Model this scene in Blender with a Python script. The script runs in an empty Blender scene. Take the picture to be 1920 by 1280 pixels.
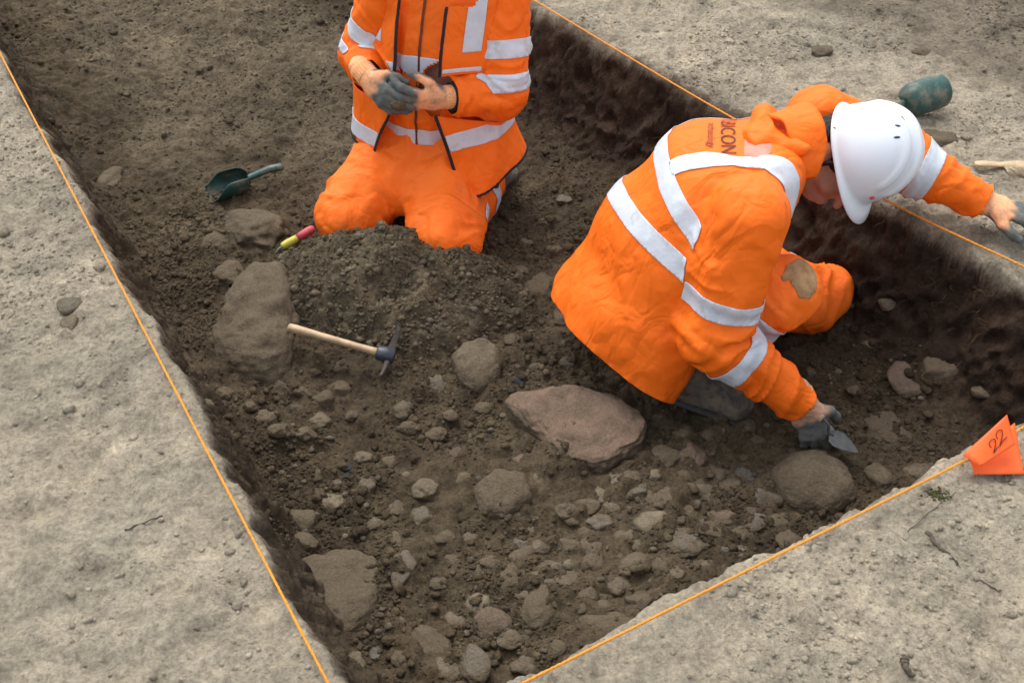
import bpy, math, random
import numpy as np
from mathutils import Vector, Matrix
from mathutils.bvhtree import BVHTree
rng=np.random.default_rng(7); random.seed(7)
COL=bpy.context.scene.collection
A=lambda *v: np.array(v,dtype=float)
def nrm(v): v=np.asarray(v,float); return v/np.linalg.norm(v)
CAMZ=2.1; PI=math.pi; CP=math.cos(math.radians(42)); SP=math.sin(math.radians(42)); FP=2059.
def ray(u,v):
    a=(u-960)/FP; b=(640-v)/FP
    return A(a, CP+SP*b, -SP+CP*b)
def G(u,v,z=0.):
    d=ray(u,v); return A(0,0,CAMZ)+d*((CAMZ-z)/-d[2])
# ---------------------------------------------------------------- noise
def _h(ix,iy,iz,s):
    n=(ix*374761393+iy*668265263+iz*1103515245+s*974711)&0xffffffff
    n=((n^(n>>13))*1274126177)&0xffffffff
    n=(n^(n>>16))
    return (n&0xffff)/32767.5-1
def vn(x,y,z,s=0):
    x,y,z=np.broadcast_arrays(x,y,z)
    ix=np.floor(x).astype(np.int64);iy=np.floor(y).astype(np.int64);iz=np.floor(z).astype(np.int64)
    fx=x-ix;fy=y-iy;fz=z-iz
    fx=fx*fx*fx*(fx*(fx*6-15)+10);fy=fy*fy*fy*(fy*(fy*6-15)+10);fz=fz*fz*fz*(fz*(fz*6-15)+10)
    r=0
    for a in (0,1):
        for b in (0,1):
            for c in (0,1):
                w=(fx if a else 1-fx)*(fy if b else 1-fy)*(fz if c else 1-fz)
                r=r+w*_h(ix+a,iy+b,iz+c,s)
    return r
def vn2(x,y,s=0):
    ix=np.floor(x).astype(np.int64);iy=np.floor(y).astype(np.int64)
    fx=x-ix;fy=y-iy
    fx=fx*fx*fx*(fx*(fx*6-15)+10);fy=fy*fy*fy*(fy*(fy*6-15)+10)
    r=0
    for a in (0,1):
        for b in (0,1):
            r=r+(fx if a else 1-fx)*(fy if b else 1-fy)*_h(ix+a,iy+b,ix*0,s)
    return r
def fb2(x,y,f,o=3,s=0):
    r=0;a=1.
    c,sn=math.cos(.6),math.sin(.6)
    for i in range(o):
        r=r+a*vn2(x*f,y*f,s+i*17); x,y=c*x-sn*y+3.1,sn*x+c*y+1.7; f*=2.03;a*=.5
    return r
def fb3(P,f,o=2,s=0):
    r=0;a=1.
    x,y,z=P[...,0],P[...,1],P[...,2]
    for i in range(o):
        r=r+a*vn(x*f+i*5.2,y*f+i*1.3,z*f+i*9.1,s+i*13); f*=2.03;a*=.5
    return r
def sst(a,b,x):
    t=np.clip((x-a)/(b-a),0,1); return t*t*(3-2*t)
# ---------------------------------------------------------------- mesh linking
def tag(o,label,cat,group=None,kind=None):
    if label:o['label']=label
    if cat:o['category']=cat
    if group:o['group']=group
    if kind:o['kind']=kind
    return o
def empty(name,loc,rot=(0,0,0)):
    o=bpy.data.objects.new(name,None);COL.objects.link(o);o.location=loc;o.rotation_euler=rot;o.empty_display_size=.05
    return o
def link(name,V,F,mat,parent=None,world=True,smooth=True,cols=None,solid=0,loc=None):
    me=bpy.data.meshes.new(name)
    V=np.asarray(V,float)
    if loc is not None: V=V-np.asarray(loc)
    me.from_pydata(V.tolist(),[],F.tolist() if hasattr(F,'tolist') else F)
    me.update()
    if smooth: me.polygons.foreach_set('use_smooth',[True]*len(me.polygons))
    if cols is not None:
        ca=me.color_attributes.new('Col','FLOAT_COLOR','POINT')
        c=np.ones((len(V),4),np.float32);c[:,:cols.shape[1]]=cols
        ca.data.foreach_set('color',c.ravel())
    me.materials.append(mat)
    o=bpy.data.objects.new(name,me);COL.objects.link(o)
    if loc is not None:o.location=loc
    if parent is not None:
        o.parent=parent
        if world and parent.type=='EMPTY': o.location=-Vector(parent.location)
    if solid:
        m=o.modifiers.new('s','SOLIDIFY');m.thickness=abs(solid);m.offset=1 if solid>0 else -1
    return o
# ---------------------------------------------------------------- materials
def NT(name,rough=.8,spec=.3):
    m=bpy.data.materials.new(name);m.use_nodes=True;nt=m.node_tree;b=nt.nodes['Principled BSDF']
    b.inputs['Roughness'].default_value=rough;b.inputs['Specular IOR Level'].default_value=spec
    return m,nt,b
def nd(nt,t,**k):
    n=nt.nodes.new(t)
    for a,v in k.items(): setattr(n,a,v)
    return n
def mth(nt,op,a,b=None):
    n=nd(nt,'ShaderNodeMath',operation=op)
    for i,s in ((0,a),(1,b)):
        if s is None:continue
        if hasattr(s,'links'): nt.links.new(s,n.inputs[i])
        else:n.inputs[i].default_value=s
    return n.outputs[0]
def noise(nt,scale,det=4,co=None,rough=.55,dist=0):
    n=nd(nt,'ShaderNodeTexNoise');n.inputs['Scale'].default_value=scale;n.inputs['Detail'].default_value=det;n.inputs['Roughness'].default_value=rough;n.inputs['Distortion'].default_value=dist
    if co:nt.links.new(co,n.inputs['Vector'])
    return n.outputs['Fac']
def ramp(nt,fac,stops):
    r=nd(nt,'ShaderNodeValToRGB');nt.links.new(fac,r.inputs[0])
    el=r.color_ramp.elements
    while len(el)<len(stops):el.new(.5)
    for e,(p,c) in zip(el,stops):
        e.position=min(max(p,0),1);e.color=(*c,1) if len(c)==3 else c
    return r.outputs[0]
def mix(nt,fac,a,b,mode='MIX'):
    m=nd(nt,'ShaderNodeMix',data_type='RGBA',blend_type=mode)
    for i,s in ((0,fac),(6,a),(7,b)):
        if hasattr(s,'links'): nt.links.new(s,m.inputs[i])
        else: m.inputs[i].default_value=s if i==0 else (*s,1)
    return m.outputs[2]
def bump(nt,b,h,dist,stren=1.,prev=None):
    n=nd(nt,'ShaderNodeBump');n.inputs['Distance'].default_value=dist;n.inputs['Strength'].default_value=stren
    nt.links.new(h,n.inputs['Height'])
    if prev is not None:nt.links.new(prev,n.inputs['Normal'])
    nt.links.new(n.outputs[0],b.inputs['Normal']);return n.outputs[0]
def geo(nt): return nd(nt,'ShaderNodeNewGeometry').outputs['Position']
def m_soil():
    m,nt,b=NT('soil',.95,.12);co=geo(nt)
    at=nd(nt,'ShaderNodeVertexColor',layer_name='Col').outputs[0]
    n1=noise(nt,14,8,co,.65);n2=noise(nt,90,6,co,.7);n3=noise(nt,3.,3,co)
    v=ramp(nt,n1,[(.3,(.68,.67,.66)),(.5,(1,1,1)),(.72,(1.25,1.23,1.18))])
    c=mix(nt,1.,at,v,'MULTIPLY')
    v2=ramp(nt,n2,[(.3,(.55,.54,.52)),(.52,(1,1,1)),(.75,(1.4,1.38,1.34))])
    c=mix(nt,.9,c,v2,'MULTIPLY')
    v3=ramp(nt,n3,[(.35,(.87,.87,.86)),(.65,(1.1,1.07,1.04))])
    c=mix(nt,.7,c,v3,'MULTIPLY')
    nt.links.new(c,b.inputs['Base Color'])
    vo=nd(nt,'ShaderNodeTexVoronoi');vo.inputs['Scale'].default_value=85;nt.links.new(co,vo.inputs['Vector'])
    p=bump(nt,b,noise(nt,30,8,co,.7),.04,.8)
    p=bump(nt,b,vo.outputs['Distance'],.008,.45,p)
    bump(nt,b,noise(nt,200,5,co,.75),.010,.8,p)
    return m
SOIL=m_soil()
def m_rock(name,c0,c1,dirt=(.130,.100,.064),amt=.5):
    m,nt,b=NT(name,.88,.22);g=nd(nt,'ShaderNodeNewGeometry');co=g.outputs['Position']
    oi=nd(nt,'ShaderNodeObjectInfo').outputs['Random']
    c=ramp(nt,noise(nt,22,6,co,.65),[(.3,c0),(.7,c1)])
    rv=ramp(nt,oi,[(0,(.78,.78,.79)),(1,(1.15,1.13,1.08))])
    c=mix(nt,1.,c,rv,'MULTIPLY')
    sx=nd(nt,'ShaderNodeSeparateXYZ');nt.links.new(g.outputs['Normal'],sx.inputs[0])
    k=mth(nt,'ADD',mth(nt,'MULTIPLY',sx.outputs[2],.35),mth(nt,'MULTIPLY',noise(nt,14,8,co,.75),1.1))
    f=ramp(nt,k,[(amt+.30,(1,1,1)),(amt+.54,(.28,.28,.28))])
    c=mix(nt,f,c,dirt)
    sp=ramp(nt,noise(nt,150,3,co,.7),[(.35,(.72,.71,.69)),(.6,(1.08,1.08,1.08))])
    c=mix(nt,.8,c,sp,'MULTIPLY')
    nt.links.new(c,b.inputs['Base Color'])
    p=bump(nt,b,noise(nt,35,6,co,.65),.014,.6)
    bump(nt,b,noise(nt,200,4,co,.7),.006,.8,p)
    return m
ROCK=[m_rock('rock_brown',(.15,.12,.083),(.22,.182,.133)),
      m_rock('rock_tan',(.22,.183,.122),(.32,.272,.188),amt=.45),
      m_rock('rock_red',(.185,.124,.094),(.25,.178,.135),amt=.42),
      m_rock('rock_grey',(.152,.143,.12),(.235,.22,.19),amt=.49),
      m_rock('rock_blue',(.12,.13,.137),(.185,.202,.21),amt=.40),
      m_rock('rock_earthy',(.135,.106,.07),(.185,.15,.104),amt=.64),
      m_rock('rock_slab',(.20,.132,.096),(.27,.185,.138),amt=.40)]
def simple(name,c,rough=.6,spec=.4,var=.25,sc=40,bd=.002,bs=.4,metal=0,dirt=0,dc=(.12,.095,.06),dsc=9):
    m,nt,b=NT(name,rough,spec);co=geo(nt)
    lo=tuple(x*(1-var) for x in c);hi=tuple(min(1,x*(1+var*.6)) for x in c)
    k=ramp(nt,noise(nt,sc,5,co,.6),[(.3,lo),(.7,hi)])
    if dirt:
        f=ramp(nt,noise(nt,dsc,7,co,.7),[(.62-dirt*.3,(0,0,0)),(.75-dirt*.25,(.9,.9,.9))])
        k=mix(nt,f,k,dc)
    nt.links.new(k,b.inputs['Base Color']);b.inputs['Metallic'].default_value=metal
    bump(nt,b,noise(nt,sc*3,4,co),bd,bs)
    return m
def m_cloth(name,c,dirt=.0,mud=(.42,.20,.07)):
    m,nt,b=NT(name,.6,.25);co=geo(nt)
    k=ramp(nt,noise(nt,6,4,co),[(.3,tuple(x*.93 for x in c)),(.7,c)])
    f=ramp(nt,noise(nt,7,8,co,.75),[(.62-dirt,(0,0,0)),(.85-dirt,(.5,.5,.5))])
    k=mix(nt,f,k,mud)
    nt.links.new(k,b.inputs['Base Color'])
    def crease(sc,w,seed):
        mp=nd(nt,'ShaderNodeMapping');mp.inputs['Rotation'].default_value=(seed,seed*2,seed*.7);mp.inputs['Scale'].default_value=(1,1.7,.8);nt.links.new(co,mp.inputs[0])
        a=mth(nt,'ABSOLUTE',mth(nt,'SUBTRACT',noise(nt,sc,2,mp.outputs[0],.5,.6),.5))
        return mth(nt,'MINIMUM',mth(nt,'MULTIPLY',a,w),1.)
    p=bump(nt,b,crease(5,8,.5),.009,.55)
    p=bump(nt,b,crease(12,7,1.4),.004,.5,p)
    p=bump(nt,b,noise(nt,22,4,co),.005,.3,p)
    bump(nt,b,noise(nt,600,2,co),.0006,.4,p)
    return m
HIVIS=m_cloth('hivis_orange',(1.0,.17,.008))
HIVIS2=m_cloth('hivis_trouser_orange',(1.0,.18,.014),dirt=.05)
TAPE=simple('reflective_silver',(.60,.64,.70),.42,.5,.1,30,.002,.5,dirt=.12,dc=(.42,.40,.37),dsc=14)
BLACK=simple('black_fabric',(.018,.018,.02),.7,.3)
NAVY=simple('dark_grey_fabric',(.06,.058,.06),.8,.3)
ZIP=simple('zip_orange',(.72,.28,.09),.5,.4,.4,300)
WHITE=simple('white_plastic',(.72,.76,.82),.3,.5,.03,10,.0006,.3,dirt=.1,dc=(.62,.62,.6),dsc=12)
DARKP=simple('dark_plastic',(.03,.03,.032),.45,.5)
SKIN=simple('skin',(.52,.25,.18),.55,.35,.18,25,.001,.5)
HAIR=simple('dark_hair',(.02,.014,.01),.55,.4,.5,140,.004,.8)
WOOD=simple('pale_wood',(.56,.40,.24),.55,.35,.3,35,.001,.5,dirt=.2,dc=(.25,.18,.11),dsc=18)
STEEL=simple('worn_steel',(.20,.21,.215),.45,.5,.4,60,.002,.6,metal=.2,dirt=.35)
STEELD=simple('muddy_steel',(.085,.09,.09),.55,.4,.4,60,.002,.6,metal=.1,dirt=.3)
IRON=simple('rusty_iron',(.10,.085,.072),.6,.4,.5,60,.002,.6,metal=.1,dirt=.35,dc=(.13,.095,.065))
GREENP=simple('green_plastic',(.010,.058,.046),.4,.5,.3,30,.001,.4,dirt=.45,dc=(.12,.10,.065),dsc=22)
GREENQ=simple('dusty_green_plastic',(.026,.080,.066),.5,.4,.3,30,.001,.4,dirt=.55,dc=(.17,.15,.11),dsc=22)
REDT=simple('red_grip',(.60,.08,.10),.5,.4,.3,60,dirt=.05)
YELT=simple('yellow_grip',(.60,.54,.08),.5,.4,.3,60,dirt=.1)
LINE=simple('orange_cord',(.92,.32,.03),.6,.3,.35,250,.002,.8)
FLAG=simple('flag_orange',(.96,.13,.02),.5,.35,.12,25,.003,.3)
INK=simple('dark_ink',(.09,.02,.01),.6,.3)
TXT=simple('dark_print',(.09,.025,.012),.6,.3)
BOOT=simple('muddy_boot',(.13,.115,.098),.8,.25,.4,40,.006,.7,dirt=.6,dc=(.20,.165,.12),dsc=20)
ROOT=simple('root_fibre',(.13,.08,.045),.9,.2,.5,60)
TWIG=simple('twig_bark',(.11,.09,.068),.9,.2,.5,80,.004)
BRIST=simple('bristle',(.55,.46,.32),.8,.2,.4,200)
LEAF=simple('dead_leaf_orange',(.42,.13,.03),.6,.3,.4,80)
MOSS=simple('moss_green',(.13,.13,.05),.95,.1,.5,120,.01,1)
CHAR=simple('charcoal_black',(.022,.022,.026),.7,.4,.4,90,.004,.7)
MUD=simple('dried_mud',(.36,.22,.11),.9,.2,.4,40)
CUFF=simple('knit_cuff',(.92,.42,.18),.85,.2,.2,200,.002,.8,dirt=.25,dc=(.35,.26,.18),dsc=24)
def m_glove():
    m,nt,b=NT('glove_knit',.85,.2);co=geo(nt)
    at=nd(nt,'ShaderNodeVertexColor',layer_name='Col').outputs[0]
    f=ramp(nt,noise(nt,30,7,co,.75),[(.46,(0,0,0)),(.66,(.7,.7,.7))])
    c=mix(nt,f,at,(.21,.175,.135));nt.links.new(c,b.inputs['Base Color'])
    p=bump(nt,b,noise(nt,60,5,co),.006,.7);bump(nt,b,noise(nt,500,2,co),.001,.7,p)
    return m
GLOVE=m_glove()
# ---------------------------------------------------------------- terrain functions
ZT=.35
def half(p0,p1,ins):
    d=nrm((p1-p0)[:2]);n=A(-d[1],d[0])
    if np.dot(n,ins[:2]-p0[:2])<0:n=-n
    return n,float(np.dot(n,p0[:2]))
INP=G(950,800)
HL=half(G(645,1280,ZT),G(5,118,ZT),INP); HR=half(G(1010,0,ZT),G(1920,512,ZT),INP); HN=half(G(975,1275,ZT),G(1920,795,ZT),INP)
def dists(x,y):
    w0=fb2(x,y,2.3,3,5)*.018;w=w0+fb2(x,y,11,3,9)*.012
    dl=HL[0][0]*x+HL[0][1]*y-HL[1]+w*.9
    dr=HR[0][0]*x+HR[0][1]*y-HR[1]+w0*1.3+fb2(x,y,7,2,9)*.012
    dn=HN[0][0]*x+HN[0][1]*y-HN[1]+w*.8
    return dl,dr,dn
def prof(d,w,p=2.2):
    t=np.clip(d/w,0,1); return 1-(1-t)**p
def H(x,y,full=False):
    x=np.asarray(x,float);y=np.asarray(y,float)
    dl,dr,dn=dists(x,y)
    ins=prof(dl,.15,2.0)*prof(dr,.24,2.2)*prof(dn,.11)
    sn=fb2(x,y,52,2,44)
    top=ZT+fb2(x,y,1.3,2,21)*.02+fb2(x,y,6,3,3)*.010+fb2(x,y,21,3,8)*.008+sn*.003
    fl=fb2(x,y,1.7,2,31)*.015+fb2(x,y,7,3,33)*.013+fb2(x,y,24,3,38)*.010+sn*.0055+.05*sst(3.3,4.6,y)
    z=top*(1-ins)+fl*ins+4*ins*(1-ins)*fb2(x,y,8,2,51)*.022
    if full:return z,ins,dl,dr,dn
    return z
def Gh(u,v,off=0):
    d=ray(u,v);t0=(CAMZ-.55)/-d[2]
    ts=np.arange(t0,t0+3.2,.01);pts=A(0,0,CAMZ)+ts[:,None]*d
    hh=H(pts[:,0],pts[:,1]);k=np.argmax(pts[:,2]<hh)
    p=pts[k].copy();p[2]=hh[k]+off;return p
t=(1+5**.5)/2
IV=np.array([(-1,t,0),(1,t,0),(-1,-t,0),(1,-t,0),(0,-1,t),(0,1,t),(0,-1,-t),(0,1,-t),(t,0,-1),(t,0,1),(-t,0,-1),(-t,0,1)])/math.hypot(1,t)
IF=np.array([(0,11,5),(0,5,1),(0,1,7),(0,7,10),(0,10,11),(1,5,9),(5,11,4),(11,10,2),(10,7,6),(7,1,8),(3,9,4),(3,4,2),(3,2,6),(3,6,8),(3,8,9),(4,9,5),(2,4,11),(6,2,10),(8,6,7),(9,8,1)])
def ico(sub):
    V=[tuple(v) for v in IV];F=[tuple(f) for f in IF]
    for _ in range(sub):
        cache={};nf=[]
        def mid(a,b):
            k=(min(a,b),max(a,b))
            if k not in cache:
                m=(np.array(V[a])+np.array(V[b]));m/=np.linalg.norm(m);V.append(tuple(m));cache[k]=len(V)-1
            return cache[k]
        for a,b,c in F:
            p,q,r=mid(a,b),mid(b,c),mid(c,a);nf+=[(a,p,r),(b,q,p),(c,r,q),(p,q,r)]
        F=nf
    return np.array(V),np.array(F)
ICO={k:ico(k) for k in (0,1,3,4,5)}
# ---------------------------------------------------------------- stones
RC=[0];MOUND=[]
def rock(name,u,v,w,h,label,cat='stone',mat=0,group=None,rot=None,ang=.4,flat=.55,sink=.80,asp=None,k=1.26,mhk=None):
    RC[0]+=1;s=RC[0]*7
    w*=k;h*=k
    p=Gh(u,v);D=p[1]*CP+(CAMZ-p[2])*SP
    sx=w/2*D/FP;sy=h/2*D/FP/.8
    if asp:sx,sy=asp
    sz=flat*min(sx,sy)*1.05
    V,Fx=ICO[5 if w>150 else 4 if w>80 else 3]
    r=np.random.default_rng(s)
    P=V*(1+.20*fb3(V,1.3,2,s))[:,None]
    for j in range(int(3+ang*9)):
        n=nrm(r.normal(size=3));c=r.uniform(.66,.92)-.12*ang
        d=np.maximum(P@n-c,0);d=d*d/(d+.06);P=P-n[None]*(d*(.7+.25*ang))[:,None]
    P=P*(1+.05*fb3(V,4,3,s+3)+.022*fb3(V,11,3,s+5))[:,None]
    P=P*A(sx,sy,sz)
    a=rot if rot is not None else r.uniform(-.3,.3)
    c_,s_=math.cos(a),math.sin(a);P=np.stack([P[:,0]*c_-P[:,1]*s_,P[:,0]*s_+P[:,1]*c_,P[:,2]],1)
    mh=(.42*sz if sz<.06 else .2*sz) if mhk is None else mhk*sz
    loc=A(p[0],p[1],p[2]+mh+sz*(.35-sink))
    if p[2]<.2: MOUND.append((p[0],p[1],sx*1.25,sy*1.25,a,mh))
    else: loc[2]-=mh*.8
    o=link(name,P,Fx,ROCK[mat]);o.location=loc
    tag(o,label,cat,group);return o
def prock(name,pts,h,label,cat,mat,zc=.1,e=.6,ez=.55,tilt=(0,0),nz=.05,seed=1,mh=.25,round_=2):
    g=float(Gh(*np.mean(pts,0))[2]);W=np.array([G(u,v,g+h*.45)[:2] for u,v in pts]);c=W.mean(0)
    th=np.arctan2(W[:,1]-c[1],W[:,0]-c[0]);o_=np.argsort(th)
    tt=np.linspace(-PI,PI,181)
    def polyr(a):
        out=np.zeros(len(a));Pq=W[o_]-c
        for i_ in range(len(Pq)):
            p=Pq[i_];q_=Pq[(i_+1)%len(Pq)];dx,dy=np.cos(a),np.sin(a);ex,ey=q_-p
            den=dx*ey-dy*ex;den=np.where(np.abs(den)<1e-9,1e-9,den)
            t_=(p[0]*ey-p[1]*ex)/den;s_=(p[0]*dy-p[1]*dx)/den
            ok=(t_>0)&(s_>=-1e-6)&(s_<=1+1e-6);out=np.where(ok,np.maximum(out,t_),out)
        return out
    R=polyr(tt[:-1])
    for _ in range(round_): R=(np.roll(R,3)+np.roll(R,-3)+2*R)/4
    V,Fx=ICO[5];a=np.arctan2(V[:,1],V[:,0]);rxy=np.hypot(V[:,0],V[:,1])
    Rv=np.interp(a,tt,np.append(R,R[0]))*(1+.03*fb3(V,3,3,seed))
    P=np.stack([np.cos(a)*Rv*rxy**e,np.sin(a)*Rv*rxy**e,h*np.sign(V[:,2])*np.abs(V[:,2])**ez],1)
    P[:,2]*=1+.18*fb2(P[:,0],P[:,1],7,3,seed)
    P[:,2]+=np.where(V[:,2]>0,P[:,0]*tilt[0]+P[:,1]*tilt[1],0)
    P=P+V*(nz*h*fb3(P,22,3,seed+2)+.4*nz*h*fb3(P,60,2,seed+4))[:,None]
    MOUND.append((c[0],c[1],R.mean()*1.3,R.mean()*1.3,0,mh*h))
    ob=link(name,P,Fx,ROCK[mat]);ob.location=(c[0],c[1],g+h*zc);tag(ob,label,cat);return ob
prock('boulder',[(378,670),(415,590),(448,540),(487,515),(548,525),(562,590),(555,680),(520,712),(450,708)],.120,'large earth covered boulder left of the spoil heap beside the mattock handle','boulder',5,zc=.12,e=.66,ez=.66,tilt=(.12,.22),nz=.06,seed=6,mh=.5)
prock('boulder',[(560,1050),(640,1028),(705,1042),(718,1085),(702,1150),(655,1205),(590,1190),(535,1110)],.055,'big flat topped boulder in the near left corner against the trench edge','boulder',5,zc=.05,e=.65,ez=.65,nz=.09,seed=15,mh=.5)
prock('boulder',[(1445,885),(1478,850),(1535,838),(1585,868),(1610,920),(1575,955),(1500,952),(1458,920)],.052,'broad rounded boulder just below the trowel blade','boulder',0,zc=.05,e=.75,ez=.75,nz=.06,seed=25,mh=.4)
prock('stone_slab',[(942,748),(1000,742),(1080,742),(1150,760),(1214,800),(1198,850),(1135,878),(1060,862),(990,810),(952,775)],.060,'long flat reddish brown slab lying in the middle of the trench floor','slab',6,zc=.12,e=.36,ez=.36,tilt=(.05,.10),nz=.09,seed=35,mh=.5,round_=1)
prock('boulder',[(845,675),(870,655),(915,650),(942,672),(938,705),(900,728),(862,715)],.050,'angular grey brown boulder right of the mattock head','boulder',0,zc=.2,e=.5,ez=.5,tilt=(0,.25),nz=.07,seed=45,mh=.35)
prock('boulder',[(885,915),(930,888),(985,900),(1000,940),(950,968),(900,960)],.040,'low ridged boulder set in the middle of the cobbled floor','boulder',5,zc=.1,e=.6,ez=.6,tilt=(.1,.2),nz=.08,seed=55,mh=.45)
rock('boulder',478,440,96,72,'brown boulder behind the large earth covered boulder, near the red and yellow trowel','boulder',5,ang=.4,flat=.6,sink=.4)
rock('boulder',1660,812,96,60,'half buried boulder right of the trowel blade','boulder',5,ang=.3)
rock('boulder',1140,1172,104,36,'flat stone partly hidden by the near string and trench edge','boulder',5,ang=.3,flat=.35)
U=[(1245,860,55,38,0,'rounded brown cobble below the right end of the long slab'),
(1293,856,42,42,2,'pinkish square cobble beside the right end of the long slab'),
(1222,985,60,44,1,'yellowish tan cobble in the cobbled floor right of centre'),
(1355,972,46,28,2,'reddish flat cobble in the right part of the cobbled floor'),
(1282,1022,66,42,3,'largest grey cobble in the lower right of the cobbled floor'),
(800,922,42,38,1,'pale tan cobble at the left side of the cobbled floor'),
(790,975,40,32,3,'small grey cobble under the pale tan one on the left'),
(755,1070,42,52,3,'tall grey cobble right of the near left boulder'),
(685,912,32,32,3,'small grey cobble near the charcoal patch'),
(925,1170,62,46,2,'reddish brown cobble near the bottom of the trench'),
(895,1140,42,34,1,'small tan cobble touching the reddish brown one near the bottom'),
(855,1165,34,30,0,'small brown cobble left of the reddish one near the bottom'),
(1015,1142,56,66,5,'tall earthy cobble in the lower middle of the floor'),
(840,1256,62,50,0,'brown cobble at the bottom of the picture, left of a grey one'),
(893,1250,46,56,3,'grey cobble at the very bottom, right of a brown one'),
(804,1215,64,62,5,'dirt coated cobble just above the two bottom cobbles'),
(1695,722,52,58,2,'pinkish standing cobble at the foot of the right trench wall'),
(1762,700,62,48,5,'brown cobble at the wall foot, right of the pinkish one'),
(1722,896,64,38,0,'flat cobble near the string left of the orange flag'),
(1645,895,50,42,5,'lumpy cobble right of the broad rounded boulder'),
(432,516,46,40,5,'round cobble on the left slope above the large boulder'),
(408,456,50,42,5,'round cobble uphill between the scoop and the boulder'),
(888,516,52,36,0,'left cobble of the cluster beside the kneeling person'),
(938,516,40,34,0,'middle cobble of the cluster beside the kneeling person'),
(971,521,34,36,5,'right cobble of the cluster beside the kneeling person'),
(1015,540,54,46,5,'larger earthy cobble right of the cluster beside the kneeling person'),
(938,550,28,24,3,'small grey pebble below the cluster beside the kneeling person'),
(812,725,46,32,3,'grey cobble left of the angular boulder by the mattock'),
(755,770,34,24,3,'small grey cobble below the mattock head'),
(500,786,34,30,0,'small brown cobble in the clods below the large boulder'),
(205,342,38,52,5,'upright brown stone by the left trench edge'),
(130,574,40,30,3,'grey pebble on the sandy ground left of the string'),
(130,603,30,26,1,'tan pebble just below a grey one left of the string'),
(986,456,28,20,3,'small grey pebble between the two people'),
(1060,376,26,18,3,'small pebble by the far right wall between the people'),
(1755,262,60,38,5,'dark clod on the bank below the dusty green scoop'),
(1540,96,34,24,3,'grey stone on the bank above the crouching person'),
(1835,742,30,22,5,'small stone at the wall foot near the flag'),
(1400,903,46,36,4,'blue grey cobble left of the broad rounded boulder'),
(560,1018,62,28,5,'flat stone at the left string above the near left boulder'),
(560,980,58,50,5,'earthy angular stone close to the left string'),
(1000,868,62,30,2,'reddish thin cobble tucked under the left side of the long slab'),
(1168,902,54,34,3,'grey cobble directly below the long slab'),
(1728,100,32,24,5,'brown clod on the far right bank'),
(1660,575,28,22,3,"small grey pebble by the crouching person's knee"),
(625,945,52,26,1,'flat tan cobble left of centre in the floor'),
(600,790,40,26,0,'brown cobble below the boulder and mattock'),
(1200,1130,44,36,5,'earthy cobble near the string in the lower right floor')]
for u,v,w,h,m,l in U: rock('cobble' if w>31 else 'pebble',u,v,w,h,l,mat=m,ang=.3 if m!=4 else .5,sink=.74)
rock('slate_fragment',702,1222,26,44,'thin blue slate flake near the bottom left boulder','slate',4,ang=1.,flat=.3,sink=-.3)
fill=[(1140,922,46,28),(1195,921,44,28),(1247,936,56,36),(1318,926,66,36),(1195,1060,50,30),(1075,1025,46,26),(1128,985,50,26),(1020,902,60,26),(1440,935,50,30),(1335,1000,46,30),(1400,1003,40,26),(980,1043,46,26),(958,1086,46,40),(1065,1100,52,36),(1100,950,40,26),(1062,960,40,24),(1290,960,44,28),(1265,972,34,22),(1375,940,38,26),(1455,985,46,28),(1480,1015,40,30),(1170,1010,38,26),(1110,1060,40,26),(1240,1062,44,28),(1320,1060,44,30),(1160,1100,40,28),(1030,1065,36,24),(1085,900,36,20),(1345,890,38,24),(1150,955,34,22),(1410,965,36,24),(1385,1040,40,26),(1230,1030,34,24),(1100,1120,40,28)]
pl=[(a,b) for a,b,_,_ in fill]+[(a[0],a[1]) for a in U]
cnt=0;tr_=0
while cnt<42 and tr_<6000:
    tr_+=1
    u=rng.uniform(960,1520);v=rng.uniform(885,1150)
    if v>1140-(u-1180)*.50 or (u>1420 and v<985 ): continue
    if min(math.hypot(u-a,(v-b)*1.4) for a,b in pl)<26: continue
    pl.append((u,v));w=rng.uniform(22,42);fill.append((u,v,w,w*rng.uniform(.5,.8)));cnt+=1
for u,v,w,h in fill: rock('cobble',u,v,w,h,'small rounded brown cobble packed between the long slab and the near string',mat=random.choice([0,5,1,3,5,5,0]),group='packed cobbles below the long slab',ang=.35,rot=random.uniform(-.6,.6))
fill2=[(815,815,40,26),(770,800,34,22),(855,850,32,22),(905,765,34,24),(845,785,28,20),(740,1015,26,30),(745,960,28,26),(700,985,30,20),(835,1010,34,22),(880,1010,34,24),(920,1055,36,22),(650,1000,34,24),(600,890,30,22),(680,860,34,24),(730,870,30,20),(870,900,30,22),(760,1130,36,26),(740,1170,34,26),(820,1095,32,22),(960,1200,44,30),(1040,1215,40,26),(985,1255,50,28),(660,1245,44,36),(750,1240,34,26),(900,1075,34,24),(850,1050,28,20)]
for u,v,w,h in fill2: rock('cobble',u,v,w*.9,h*.9,'small dirt coated cobble scattered in the left half of the floor',mat=random.choice([0,5,5,5]),group='scattered small cobbles in the left half of the floor',ang=.3)
fill3=[(1350,782,26,20),(1400,800,30,26),(1500,620,26,20),(1520,700,24,20),(1625,650,22,18),(1600,740,24,18),(1055,600,40,30),(985,600,28,20),(960,640,28,20),(1010,690,28,20),(1065,680,30,22),(1150,705,30,20),(1040,470,26,18),(1020,420,22,18),(870,565,26,20),(985,712,24,18),(1240,790,40,26),(1280,812,44,28),(1330,815,26,30),(1420,830,30,20)]
for u,v,w,h in fill3: rock('pebble',u,v,w*.9,h*.9,'small dirt coated pebble on the floor around the crouching person',mat=random.choice([0,5,3,5]),group='pebbles around the crouching person',ang=.3)
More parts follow.
